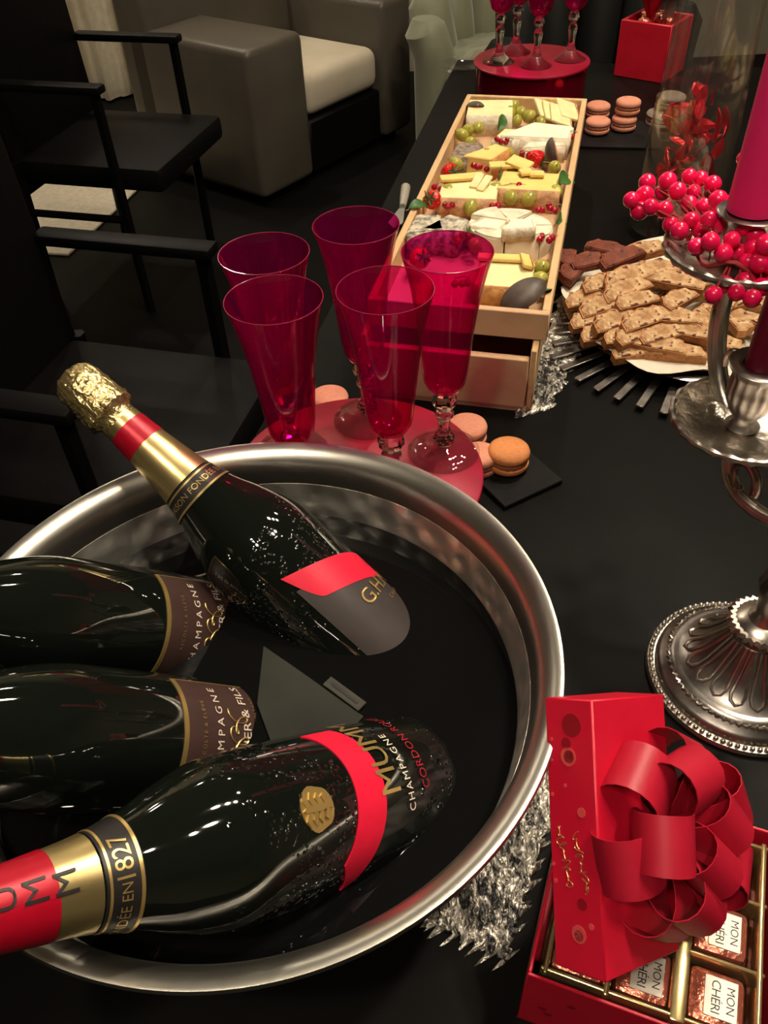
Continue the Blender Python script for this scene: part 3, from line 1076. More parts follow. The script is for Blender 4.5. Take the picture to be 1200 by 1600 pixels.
MB().box((.1 - .002, .005, .0345), (.188, .010, .069), bev=.001, seg=1).build('front_panel', 'wood2', lt)
MB().box((.1, .695, .041), (.2, .010, .082), bev=.001, seg=1).build('end_board', 'wood2', lt)
MB().box((.0035, .345, .041), (.007, .69, .082), bev=.001, seg=1).build('side_board', 'wood', lt)
MB().box((.1965, .345, .041), (.007, .69, .082), bev=.001, seg=1).build('side_board', 'wood', lt)
MB().box((.1, .37, .071), (.186, .62, .006)).build('sliding_lid', 'wood2', lt, smooth=False)

# ------------------------------------------------------------------ cheese and fruit
FZ = CB + .0042


def inside(p):
    l = cf.inverted() @ p
    return l.x, l.y


def cheese(px, size, rot, h, paste, rind, label, shape='block', tilt=0., z=None, rindsides=(0,), cat='cheese', top=None):
    """px: pixel of the middle of its top; size (along x, along y) in crate axes"""
    z = FZ if z is None else z
    p = P(px[0], px[1], z + h)
    t = thing('cheese_piece', label, cat, mx=M.Translation((p.x, p.y, z)) @ M.Rotation(CA + rot, 4, 'Z') @ M.Rotation(tilt, 4, 'X'), group='pieces of cheese in the crate')
    a, b = size[0] / 2 * 1.1, size[1] / 2 * 1.12
    if shape == 'block':
        poly = [(-a, -b), (a, -b * .96), (a * .97, b), (-a * .98, b * .97)]
    elif shape == 'wedge':
        poly = [(-a, -b), (a, -b * .75), (a, b * .8), (-a * .2, b)]
    else:
        n = 20
        poly = [(a * math.cos(2 * pi * i / n), b * math.sin(2 * pi * i / n)) for i in range(n)]
    MB().prism(poly, 0, h, bev=.0015).build('paste', paste, t, angle=30)
    n = len(poly)
    if rind:
        for s in rindsides:
            x0, y0 = poly[s]
            x1, y1 = poly[(s + 1) % n]
            d = V((x1 - x0, y1 - y0, 0))
            nrm = V((d.y, -d.x, 0)).normalized() * .0024
            m_ = MB()
            k = 10
            vs, fs = [], []
            for i in range(k + 1):
                q = V((x0, y0, 0)) + d * (i / k)
                for zz in (0, h * .5, h + .0004):
                    j = random.uniform(.7, 1.3)
                    vs += [tuple(q + nrm * j + V((0, 0, zz))), tuple(q - nrm * .3 + V((0, 0, zz)))]
            for i in range(k):
                A_, B_ = i * 6, i * 6 + 6
                fs += [(A_, B_, B_ + 2, A_ + 2), (A_ + 2, B_ + 2, B_ + 4, A_ + 4), (A_ + 4, B_ + 4, B_ + 5, A_ + 5), (A_, A_ + 1, B_ + 1, B_)]
            e = 6 * k
            fs += [(0, 2, 3, 1), (2, 4, 5, 3), (e, e + 1, e + 3, e + 2), (e + 2, e + 3, e + 5, e + 4)]
            m_.add(vs, fs)
            m_.build('rind', rind, t, angle=180)
    if top:
        MB().prism([(x * 1.0, y * 1.0) for x, y in poly], h + .0002, h + .0018, bev=.001).build('top_rind', top, t)
    return t


def slice_(px, size, rot, z, m, label, tilt=(0, 0), rind=None):
    p = P(px[0], px[1], z)
    t = thing('cheese_slice', label, 'cheese', mx=M.Translation(p) @ M.Rotation(CA + rot, 4, 'Z') @ M.Rotation(tilt[0], 4, 'X') @ M.Rotation(tilt[1], 4, 'Y'), group='thin cheese slices in the crate')
    MB().box((0, 0, 0), (size[0], size[1], .005), bev=.0012, seg=1).build('paste', m, t)
    if rind:
        MB().box((size[0] / 2 + .0008, 0, 0), (.0016, size[1], .0052)).build('rind', rind, t, smooth=False)
    return t


# front row
cheese((790, 428), (.058, .056), .0, .030, 'paste', 'orangerind', 'cream cheese block with orange rind at the front of the crate', rindsides=(0, 3))
slice_((786, 403), (.060, .014), .06, FZ + .034, 'yellow', 'yellow cheese stick lying on the front cheese block', rind='orangerind')
slice_((822, 408), (.012, .030), .25, FZ + .036, 'yellow', 'short yellow cheese slice leaning on the front cheese block', (0, .35), 'orangerind')
# camembert
pcm = P(797, 352, FZ + .028)
cm = thing('camembert', 'big round white camembert cut into wedges', 'cheese', mx=M.Translation((pcm.x, pcm.y, FZ)) @ M.Rotation(CA, 4, 'Z') @ M.Diagonal((1.04, .86, 1, 1)), group='pieces of cheese in the crate')
for i in range(7):
    a0, a1 = 2 * pi * i / 7 + .2, 2 * pi * (i + 1) / 7 + .2
    am = (a0 + a1) / 2
    off = V((.0022 * math.cos(am), .0022 * math.sin(am), 0))
    arc = [(off.x + .050 * math.cos(a0 + (a1 - a0) * k / 6), off.y + .050 * math.sin(a0 + (a1 - a0) * k / 6)) for k in range(7)]
    hgt = .027 + .003 * (i % 3)
    wg = MB().prism([(off.x, off.y)] + arc, 0, hgt, bev=.0018).build('wedge', 'white', cm, angle=30)
    MB().prism([(off.x + .003 * math.cos(am), off.y + .003 * math.sin(am))] + [(x_ * .985, y_ * .985) for x_, y_ in arc], hgt - .0006, hgt + .0012, bev=.0008).build('top_rind', 'brie', wg)
cheese((808, 349), (.036, .026), .2, .016, 'white', 'brie', 'small white wedge lying on the round camembert', 'wedge', z=FZ + .0292, rindsides=(0, 1))
cheese((765, 345), (.034, .040), -.3, .018, 'white', 'brie', 'white wedge standing at the left of the camembert', 'wedge', z=FZ + .014, rindsides=(0, 3))
# blue-grey ash cheese
cheese((662, 350), (.040, .046), .3, .033, 'white', 'ash', 'grey ash coated goat cheese wedge at the left wall', 'wedge', rindsides=(0, 1, 3), top='ash')
cheese((697, 350), (.038, .044), -.2, .033, 'white', 'ash', 'grey ash coated goat cheese wedge beside the camembert', 'wedge', rindsides=(0, 1, 3), top='ash')
# middle blocks
cheese((733, 296), (.072, .055), .05, .030, 'paste', 'pinkrind', 'left middle cheese block with pinkish rind', rindsides=(0,))
slice_((722, 277), (.062, .018), .35, FZ + .034, 'yellow', 'yellow slice on the left middle cheese block', rind='orangerind')
slice_((745, 283), (.012, .030), -.2, FZ + .035, 'paste', 'small upright pale slice on the left middle block', (.3, 0))
slice_((757, 287), (.011, .032), -.3, FZ + .035, 'paste', 'second small pale slice on the left middle block', (.3, 0))
cheese((829, 283), (.078, .056), .0, .030, 'yellow', 'pinkrind', 'right middle yellow cheese block with mottled rind', rindsides=(0,))
slice_((786, 258), (.040, .020), .25, FZ + .034, 'yellow', 'curved yellow slice left on the right middle block', rind='orangerind')
slice_((812, 255), (.036, .022), -.5, FZ + .038, 'yellow', 'yellow slice leaning across the right middle block', (.2, .1))
slice_((822, 269), (.018, .018), .4, FZ + .035, 'yellow', 'little yellow cube shaped slice on the right middle block')
slice_((839, 272), (.020, .016), .1, FZ + .034, 'yellow', 'little yellow chip at the right of the middle block')
# grey tomme and neighbour
cheese((727, 236), (.048, .056), .3, .028, 'paste', 'greyrind', 'grey rinded tomme wedge at the left wall', 'wedge', rindsides=(0, 1, 3), top='greyrind')
cheese((762, 236), (.040, .058), -.4, .032, 'yellow', 'orangerind', 'narrow yellow wedge next to the grey tomme', 'wedge', rindsides=(1,))
# brie wedges
cheese((839, 205), (.092, .060), -.08, .030, 'white', 'brie', 'large white brie wedge near the far end', 'wedge', rindsides=(0, 1), top='white')
cheese((848, 222), (.058, .046), .2, .024, 'white', 'brie', 'smaller white brie wedge leaning on the large one', 'wedge', rindsides=(0, 3), top='brie')
cheese((793, 210), (.044, .046), .1, .027, 'paste', 'brie', 'pale cheese wedge left of the large brie', 'wedge', rindsides=(0,))
# far row
cheese((766, 168), (.068, .070), .1, .032, 'paste', 'brie', 'cream cheese block in the far left corner', rindsides=(0,))
for i, (x, y, r_) in enumerate(((853, 172, .9), (864, 176, .8), (875, 180, .75), (887, 172, .85))):
    slice_((x, y), (.034, .058), r_ - .6, FZ + .028, 'paste', ['pale cheese slice leftmost of the far right fan', 'pale cheese slice second in the far right fan', 'pale cheese slice third in the far right fan', 'pale cheese slice by the far right corner'][i], (.15, .35), 'pinkrind')
cheese((869, 171), (.056, .052), 0, .022, 'paste', 'pinkrind', 'pale cheese block under the far right slices', rindsides=(0, 1))


def grape(px, label, z=None, r=.0098, rot=0.):
    z = CT - .006 if z is None else z
    p = P(px[0], px[1], z)
    t = thing('grape', label, 'grape', p, (.9, rot, rot * 2), group='green grapes in the crate')
    MB().ball((0, 0, 0), r, 14, 9, sc3=(1, 1, 1.18)).build('berry', 'grape', t)
    MB().tube([(0, 0, r * 1.15), (.0005, 0, r * 1.4)], .0009, 5).build('stem', 'stem', t)
    return t


for i, (x, y, lab) in enumerate(((846, 418, 'green grape at the front right wall, upper of two'), (842, 438, 'green grape at the front right wall, lower of two'),
                                 (798, 309, 'green grape behind the camembert, left'), (826, 311, 'green grape behind the camembert, right'),
                                 (735, 324, 'green grape between ash cheese and left block'), (761, 243, 'green grape in the centre, left of two'),
                                 (792, 239, 'green grape in the centre, right of two'), (747, 200, 'large green grape by the left wall'),
                                 (722, 211, 'green grape touching the left wall'), (731, 204, 'dark green grape between two by the left wall'),
                                 (827, 182, 'bright green grape near the far end'), (814, 176, 'olive grape left of the bright far grape'),
                                 (803, 166, 'small olive grape in the far cluster, back'), (797, 176, 'small olive grape in the far cluster, front'),
                                 (700, 300, 'green grape under the left wall strawberry'), (775, 296, 'green grape between the two middle cheese blocks'),
                                 (868, 300, 'green grape by the right wall at the middle block'), (712, 256, 'green grape in front of the grey tomme'),
                                 (866, 262, 'green grape below the split fig'), (800, 270, 'green grape behind the right middle slices'),
                                 (742, 382, 'green grape left of the front cheese block'), (735, 222, 'green grape above the grey tomme'),
                                 (808, 188, 'olive grape under the far cluster'), (845, 191, 'green grape in front of the far slices'))):
    grape((x, y), lab, rot=i * .7, r=.0098 if i < 19 else .0082)


def strawberry(px, label, rot, z=None):
    z = CT - .004 if z is None else z
    p = P(px[0], px[1], z)
    t = thing('strawberry', label, 'strawberry', p, rot, group='strawberries in the crate')
    pr = [(0, -.017), (.005, -.0145), (.0095, -.008), (.0125, 0), (.0125, .005), (.009, .0095), (.004, .011), (0, .011)]
    MB().lathe(pr, 18).build('flesh', 'strawb', t)
    m_ = MB()
    for k in range(6):
        a = k * pi / 3
        m_.add([(0, 0, .0115), (.006 * math.cos(a - .35), .006 * math.sin(a - .35), .012), (.012 * math.cos(a), .012 * math.sin(a), .0105), (.006 * math.cos(a + .35), .006 * math.sin(a + .35), .012), (0, 0, .0105)], [(0, 1, 2), (0, 2, 3), (4, 2, 1), (4, 3, 2), (0, 4, 1), (0, 3, 4)])
    m_.build('calyx', 'leaf', t, smooth=False)
    MB().tube([(0, 0, .011), (.002, .002, .02), (.006, .004, .027)], .0008, 5).build('stem', 'stem', t)
    return t


strawberry((702, 269), 'strawberry by the left wall in the middle of the crate', (1.2, .3, .5))
strawberry((677, 313), 'strawberry by the left wall above the ash cheese', (.6, -.9, .2))
strawberry((838, 248), 'strawberry between the fig and the centre grapes', (1.8, .2, 1))
strawberry((655, 404), 'strawberry behind the right red flute', (1., .6, .2))


def currants(px, n, label, seed):
    rnd = random.Random(seed)
    p = P(px[0], px[1], CT - .003)
    t = thing('redcurrants', label, 'berries', p, group='redcurrant sprigs in the crate')
    pts = []
    for i in range(n):
        q = V(((i - n / 2) * .0055 + rnd.uniform(-.003, .003), rnd.uniform(-.006, .006), rnd.uniform(-.003, .004)))
        pts.append(q)
        MB().ball(q, .0045, 10, 6).build('currant', 'currant', t)
    MB().tube([(-n * .003, 0, .004), (0, .001, .006), (n * .003, 0, .004)], .0006, 4).build('stem', 'stem', t)


currants((790, 221), 4, 'redcurrants in the centre beside the pale wedge', 1)
currants((822, 243), 3, 'redcurrants beside the centre strawberry', 2)
currants((801, 294), 6, 'redcurrants on the yellow block behind the camembert', 3)
currants((858, 325), 5, 'redcurrants at the right of the camembert', 4)
currants((778, 326), 3, 'redcurrants behind the camembert on the left', 5)
currants((704, 322), 3, 'redcurrants above the ash cheese', 6)
currants((893, 211), 3, 'redcurrants by the right wall near the brie', 7)
currants((690, 292), 3, 'redcurrants under the left wall strawberry', 8)
currants((856, 374), 4, 'redcurrants by the right wall beside the camembert', 10)
currants((752, 262), 4, 'redcurrants between grey tomme and left middle block', 11)
currants((724, 372), 4, 'redcurrants in front of the ash cheese', 12)
currants((722, 440), 3, 'redcurrants left of the front cheese block', 9)


def fig(px, label, rot, z=None, sz=.022):
    z = CT - .004 if z is None else z
    p = P(px[0], px[1], z)
    t = thing('fig_half', label, 'fig', p, rot, group='fig halves in the crate')
    n = 8
    pr = [(0, -sz * .75)] + [(sz * math.sin(pi / 2 * i / n), -sz * .75 * math.cos(pi / 2 * i / n)) for i in range(1, n + 1)]
    MB().lathe(pr + [(0, 0)], 24, M.Diagonal((1, 1.3, 1, 1))).build('skin', 'fig', t)
    MB().lathe([(0, .0022), (sz * .5, .002), (sz * .93, .0003), (0, .0001)], 24, M.Diagonal((1, 1.3, 1, 1))).build('flesh', 'figflesh', t)
    MB().tube([(0, sz * 1.25, -.003), (0, sz * 1.45, -.002)], .002, 6).build('stem', 'stem', t)


fig((818, 464), 'dark fig half leaning on the front cheese block', (pi * .86, .1, .3 + pi / 2))
fig((868, 237), 'split fig with orange flesh by the right wall', (.3, 1.25, .2), sz=.020)
fig((742, 171), 'dark fig half in the far left corner', (2.6, .3, .2), sz=.016)


def leaf(px, label, rot, ln=.032, z=None):
    z = CT - .002 if z is None else z
    p = P(px[0], px[1], z)
    vs, fs = [], []
    n = 8
    for i in range(n + 1):
        t_ = i / n
        wd = ln * .28 * math.sin(pi * min(.98, t_ + .02)) ** .8
        zz = .006 * math.sin(pi * t_)
        x = ln * (t_ - .5)
        for sgn, e in ((-1, .003), (0, 0), (1, .003)):
            vs += [(x, sgn * wd, zz + e), (x, sgn * wd, zz + e - .0006)]
    for i in range(n):
        for k in (0, 2):
            a, b = 6 * i + k, 6 * i + 6 + k
            fs += [(a, b, b + 2, a + 2), (a + 1, a + 3, b + 3, b + 1)]
        a, b = 6 * i, 6 * i + 6
        fs += [(a, a + 1, b + 1, b), (a + 4, b + 4, b + 5, a + 5)]
    t = thing('leaf', label, 'leaf', p, rot, group='green leaves in the crate')
    MB().add(vs, fs).build('blade', 'leaf', t)
    MB().tube([(-ln * .5, 0, 0), (-ln * .65, 0, -.001)], .0008, 5).build('stem', 'stem', t)


leaf((846, 458), 'green leaf below the front right grapes', (.3, .5, 1.2))
leaf((881, 284), 'green leaf by the right wall at the middle block', (.6, .2, 1.0), .045)
leaf((871, 346), 'green leaf between camembert and right wall', (1., .2, 1.2))
leaf((653, 326), 'green leaf by the left wall over the ash cheese', (.3, .2, .6))
leaf((729, 366), 'green leaf between ash cheese and camembert', (1., .2, 1.3), .026)
leaf((781, 192), 'bright green leaf in front of the far left cheese', (.8, -.5, 1.2))
leaf((778, 275), 'dark green leaf between the two middle blocks', (1.2, .1, 1.4), .04)

# cheese knife lying left of the crate
q0, q1, q2 = P(634, 295, .006), P(629, 325, .006), P(618, 350, .006)
kt = thing('cheese_knife', 'small cheese knife with grey handle left of the crate', 'knife', (q1.x, q1.y, 0))
MB().tube([q0 - q1 + V((0, 0, .008)), (q0 - q1) * .5 + V((0, 0, .008)), V((0, 0, .008))], [.0085, .0078, .0055], 10).build('handle', 'knifehandle', kt)
dd = (q2 - q1)
dn = V((-dd.y, dd.x, 0)).normalized()
MB().prism([((dn * .004).x, (dn * .004).y), ((dn * -.004).x, (dn * -.004).y), ((dd - dn * .012).x, (dd - dn * .012).y), ((dd * 1.3).x, (dd * 1.3).y), ((dd + dn * .012).x, (dd + dn * .012).y)], .006, .008).build('blade', 'steel', kt, smooth=False)


# ------------------------------------------------------------------ macarons
def macaron(loc, label, m, group, r=.0225, rot=0.):
    t = thing('macaron', label, 'macaron', loc, (0, 0, rot), group=group)
    sh = lambda z0, s: [(0, z0), (r * .80, z0), (r * .97, z0 + s * .0015), (r * .99, z0 + s * .0045), (r * .94, z0 + s * .0075), (r * .78, z0 + s * .0098), (r * .4, z0 + s * .0108), (0, z0 + s * .011)]
    MB().lathe(sh(.0105, -.95), 40).build('shell', m, t)
    MB().lathe(sh(.0165, 1), 40).build('shell', m, t)
    MB().lathe([(0, .0104), (r * .9, .0104), (r * .95, .0135), (r * .9, .0166), (0, .0166)], 40, rfun=lambda R, z, a: R * (1 + .02 * math.sin(a * 17))).build('filling', 'filling', t)
    return t


sl = P(800, 745, 0)
tag(MB().box((0, 0, .003), (.075, .075, .005), M.Rotation(.5, 4, 'Z'), bev=.0008, seg=1).build('slate_tile', 'slate', loc=(sl.x, sl.y, 0)), 'small square black slate tile under the orange macaron', 'slate')
q = P(793, 728, .006)
macaron((q.x, q.y, .0056), 'orange macaron alone on the black slate', 'macorange', 'macarons beside the near red box')
q = P(729, 690, 0)
macaron((q.x, q.y, .0003), 'pink macaron behind the right flute foot', 'macpink', 'macarons beside the near red box')
q = P(742, 735, 0)
macaron((q.x + .004, q.y, .0003), 'pink macaron tucked against the red box edge', 'macpink', 'macarons beside the near red box', r=.02)
q = P(517, 640, 0)
macaron((q.x, q.y - .005, .0003), 'pink macaron behind the rear middle flute', 'macpink', 'macarons beside the near red box')
sl = P(945, 212, 0)
tag(MB().box((0, 0, .003), (.20, .14, .005), M.Rotation(-.2, 4, 'Z'), bev=.0008, seg=1).build('slate_tile', 'slate', loc=(sl.x, sl.y, 0)), 'black slate plate under the far pink macarons', 'slate')
for x, y, z, lab in ((932, 208, .0056, 'pink macaron at the bottom of the far left pair'), (936, 196, .0056, 'pink macaron behind the far left pair'),
                     (973, 203, .0056, 'pink macaron at the bottom of the far right stack'), (974, 200, .0332, 'pink macaron on top of the far right stack')):
    q = P(x, y, z)
    if z > .02:
        q = P(973, 203, .0056)
        q.x += .004
        q.y += .004
    if lab.endswith('behind the far left pair'):
        q.y += .045
        q.x += .006
    macaron((q.x, q.y, z), lab, 'macpink', 'pink macarons on the far slate', r=.0235)
q = P(1033, 196, 0)
macaron((q.x, q.y, .0003), 'grey macaron below, left of the glass vase', 'macgrey', 'grey macarons by the vase', r=.032)
macaron((q.x + .012, q.y + .008, .0280), 'grey macaron leaning on top, left of the glass vase', 'macgrey', 'grey macarons by the vase', r=.028)

# ------------------------------------------------------------------ biscotti platter
PC = V((.430, .940, 0))
PR = .178
pt = thing('sunburst_platter', 'round silver sunburst platter holding the biscotti', 'platter', PC)
MB().lathe([(0, .004), (.10, .004), (.125, .012), (PR, .020), (PR + .003, .0215), (PR, .023), (.125, .015), (.10, .007), (0, .007)], 72).build('dish', 'silver', pt)
MB().lathe([(0, 0), (.11, 0), (.11, .004), (0, .004)], 48).build('foot', 'silverdark', pt)
for i in range(52):
    a = 2 * pi * i / 52
    d_ = V((math.cos(a), math.sin(a), 0))
    out = .232 if d_.y < .1 else .180
    fac = d_.dot(-KX)                              # towards the wooden box
    if fac > .3:
        out = min(out, .184 / fac)
    out = max(out, .172)
    MB().box(((.108 + out) / 2, 0, .0065), (out - .108, .0098, .003), M.Rotation(a, 4, 'Z'), bev=.0008, seg=1).build('ray', 'silverdark', pt)
# paper lining
lp = MB()
vs, fs = [], []
n = 96
for j, (rr, zz) in enumerate(((.0, .009), (.10, .0095), (.128, .0185), (.172, .0262), (.180, .0285))):
    for i in range(n):
        a = 2 * pi * i / n
        k = 1 + (.05 * math.sin(5 * a + 1) + .03 * math.sin(11 * a)) * (j / 4.) ** 2
        zz_ = zz + (.003 * math.sin(9 * a) * (j / 4.) ** 2 if j > 2 else 0)
        vs += [(rr * k * math.cos(a), rr * k * math.sin(a), zz_ + .0006), (rr * k * math.cos(a), rr * k * math.sin(a), zz_)]
for j in range(4):
    for i in range(n):
        a, b = 2 * (j * n + i), 2 * (j * n + (i + 1) % n)
        c_, d_ = a + 2 * n, b + 2 * n
        fs += [(a, b, d_, c_), (a + 1, c_ + 1, d_ + 1, b + 1)]
for i in range(n):
    a, b = 2 * (4 * n + i), 2 * (4 * n + (i + 1) % n)
    fs.append((a, b, b + 1, a + 1))
o = lp.add(vs, fs).build('paper_liner', 'paper', loc=PC, angle=80)
tag(o, 'crumpled white paper lining under the biscotti', 'paper')


def biscotto_mesh(ln, wd, th, m_s, m_c, nm):
    poly = []
    n = 14
    for i in range(n + 1):
        t_ = pi * i / n
        j = 1 + .035 * math.sin(i * 2.7 + ln * 900)
        poly.append((ln / 2 * math.cos(t_) * j, wd * math.sin(t_) ** .6 * j + .0016 * math.cos(i * 1.9)))
    poly2 = [(x * .94, y * .9 + .001) for x, y in poly]
    return poly, poly2


BV = [(.070, .028, .012), (.062, .026, .012), (.076, .031, .012), (.048, .027, .013)]
proto = {}


def biscotto(loc, rot, label, kind, var):
    key = (kind, var)
    if key not in proto:
        ln, wd, th = BV[var]
        poly, poly2 = biscotto_mesh(ln, wd, th, 0, 0, '')
        t = thing('biscotto', label, 'biscuit', loc, rot, group='biscotti on the silver platter')
        MB().prism(poly, -th / 2 + .0012, th / 2 - .0012, bev=.0).build('crust', 'bisccrust' if kind == 'nut' else 'choc', t, angle=50)
        MB().prism(poly2, -th / 2, th / 2, bev=.001).build('crumb', 'bisc' if kind == 'nut' else 'choc', t, angle=50)
        proto[key] = t
        return t
    t = dup(proto[key], label=label)
    t.location = loc
    t.rotation_euler = rot
    return t


rows = [  # pixel of the middle, height, rotation about z, tilt, variant, kind, label
    (905, 432, .040, .9, .5, 3, 'choc', 'dark chocolate biscotto at the left edge of the platter'),
    (922, 420, .046, .1, .9, 3, 'choc', 'dark chocolate biscotto behind the left edge one'),
    (945, 398, .044, -.6, .5, 1, 'choc', 'dark chocolate biscotto with a nut at the back left'),
    (978, 412, .052, .4, .7, 0, 'choc', 'dark chocolate biscotto at the back middle'),
    (899, 408, .036, 1.2, .3, 3, 'choc', 'dark chocolate biscotto nearest the crate corner'),
    (1010, 402, .048, .2, .3, 2, 'nut', 'pale biscotto lying at the back under the silver dish'),
    (922, 478, .036, .15, 1.1, 1, 'nut', 'pale biscotto at the left edge, upper'),
    (950, 455, .044, .3, 1.0, 0, 'nut', 'pale biscotto second from the back left'),
    (990, 446, .054, .35, 1.0, 2, 'nut', 'pale biscotto on top of the middle row'),
    (985, 465, .050, .35, 1.1, 0, 'nut', 'pale biscotto in the middle row, second'),
    (948, 490, .042, .3, 1.1, 0, 'nut', 'pale biscotto in the left row, third'),
    (1000, 482, .052, .3, .9, 1, 'nut', 'pale biscotto with dark fruit in the middle'),
    (1050, 450, .052, -.5, .5, 2, 'nut', 'broad pale biscotto under the silver dish front'),
    (1070, 478, .050, .6, .6, 1, 'nut', 'pale biscotto right of the broad one'),
    (930, 512, .034, .2, 1.0, 1, 'nut', 'pale biscotto at the left rim, lower'),
    (970, 515, .042, .35, 1.1, 0, 'nut', 'pale biscotto in the lower left row'),
    (1015, 512, .046, .35, .9, 0, 'nut', 'pale biscotto in the lower middle row'),
    (1050, 508, .046, -.3, .4, 2, 'nut', 'broad pale biscotto left of the silver arm'),
    (1072, 530, .040, -.6, .4, 0, 'nut', 'pale biscotto touching the silver arm'),
    (940, 535, .030, .1, .9, 3, 'nut', 'short pale biscotto at the lower left rim'),
    (975, 540, .034, .1, .9, 3, 'nut', 'short pale biscotto beside the lower left one'),
    (1020, 550, .034, -.45, .5, 2, 'nut', 'long pale biscotto at the front rim'),
    (1055, 562, .028, -.35, .3, 0, 'nut', 'pale biscotto at the front rim, right'),
    (990, 562, .026, .1, .5, 3, 'nut', 'small pale biscotto low at the front rim'),
    (1120, 505, .040, 1.0, .4, 2, 'nut', 'pale biscotto right of the silver arm, front'),
    (1140, 490, .040, .8, .5, 1, 'nut', 'pale biscotto right of the silver arm, back'),
    (1165, 480, .036, .4, .4, 1, 'nut', 'pale biscotto at the far right by the cup'),
    (1110, 545, .032, -.7, .4, 0, 'nut', 'pale biscotto low behind the silver cup'),
    (1030, 430, .044, -.2, .4, 0, 'nut', 'pale biscotto half under the silver dish'),
    (1090, 455, .044, .3, .4, 1, 'nut', 'pale biscotto hidden behind the silver arm top'),
    (1000, 535, .038, .45, .8, 1, 'nut', 'dark centred biscotto between the front rows'),
    (1040, 535, .038, .2, .7, 1, 'nut', 'pale biscotto between front rim and middle'),
]
for x, y, z, rz, tl_, var, kind, lab in rows:
    q = P(x, y, z)
    biscotto(q, (tl_ * .32, .06 * math.sin(x), rz + .05), lab, kind, var)
# hidden layer that carries the visible ones
for i in range(14):
    a, rr = i * 2.4, .022 + .0215 * math.sqrt(i) 
    q = PC + V((rr * math.cos(a), rr * math.sin(a), .0215 + (.010 if i < 12 else 0)))
    biscotto(q, (0, 0, a), 'pale biscotto in the bottom layer of the heap', 'nut', i % 3)

# ------------------------------------------------------------------ candelabra
SB = V((.288, .385, 0))
cb_ = thing('candelabra', 'antique silver candelabra with scroll arms and fluted base', 'candelabra', SB)
MB().lathe([(0, 0), (.0745, 0), (.0758, .003), (.0745, .006), (.071, .0065), (0, .0065)], 96).build('base_plate', 'silver', cb_)
for i in range(84):
    a = 2 * pi * i / 84
    if i == 0:
        bead = MB().ball((0, 0, 0), .0021, 8, 6).build('bead', 'silver', cb_, loc=(.0722, 0, .0078))
    else:
        k = bead.copy()
        COL.objects.link(k)
        k.location = (.0722 * math.cos(a), .0722 * math.sin(a), .0078)
MB().lathe([(0, .0066), (.069, .0066), (.0685, .010), (.0655, .0135), (.0605, .0155), (.0585, .019), (.0545, .021), (0, .021)], 96).build('base_step', 'silverdark', cb_)
# rope border
rp = [((.0595 + .0011 * math.cos(i * 2.2)) * math.cos(2 * pi * i / 200), (.0595 + .0011 * math.cos(i * 2.2)) * math.sin(2 * pi * i / 200), .0178 + .0011 * math.sin(i * 2.2)) for i in range(200)]
MB().tube(rp, .0015, 6, closed=True).build('rope_border', 'silver', cb_)
MB().lathe([(0, .021), (.0525, .021), (.047, .0235), (.036, .034), (.026, .050), (.019, .062), (.0165, .068), (0, .068)], 72).build('base_dome', 'silverdark', cb_)
dome = [(.0525, .021), (.047, .0235), (.036, .034), (.026, .050), (.019, .062)]


def dome_z(r):
    d = dome[::-1]
    for (r0, z0), (r1, z1) in zip(d, d[1:]):
        if r0 <= r <= r1:
            return z0 + (z1 - z0) * (r - r0) / (r1 - r0)
    return .021


for i in range(18):
    a = 2 * pi * i / 18
    pts = []
    for k in range(19):
        s_ = k / 18
        if s_ < .42:
            rr, da = .021 + (.044 - .021) * s_ / .42, -.085 - .045 * (s_ / .42)
        elif s_ > .58:
            rr, da = .021 + (.044 - .021) * (1 - s_) / .42, .085 + .045 * ((1 - s_) / .42)
        else:
            t_ = (s_ - .42) / .16
            rr, da = .044 + .0045 * math.sin(pi * t_), -.13 + .26 * t_
        pts.append((rr * math.cos(a + da), rr * math.sin(a + da), dome_z(rr) + .001))
    MB().tube(pts, .0014, 6).build('fluted_petal', 'silver', cb_)
stem = [(0, .068), (.0215, .068), (.0225, .071), (.0205, .0745), (.013, .078), (.0095, .086), (.011, .10), (.0145, .115), (.012, .128), (.0085, .14), (.0105, .155), (.016, .165), (.0175, .172), (.014, .180), (.009, .19), (.009, .225), (.013, .24), (.016, .25), (.012, .26), (.010, .285), (.0, .288)]
MB().lathe(stem, 36, rfun=lambda r, z, a: r * (1 + (.05 * math.cos(12 * a) if .1 < z < .15 else 0))).build('stem', 'silver', cb_)
MB().lathe([(.0215, .0685), (.0255, .0690), (.0265, .0715), (.0240, .0745), (.0205, .0745)], 96, rfun=lambda r, z, a: r * (1 + .06 * math.cos(28 * a))).build('gadroon_ring', 'silver', cb_)


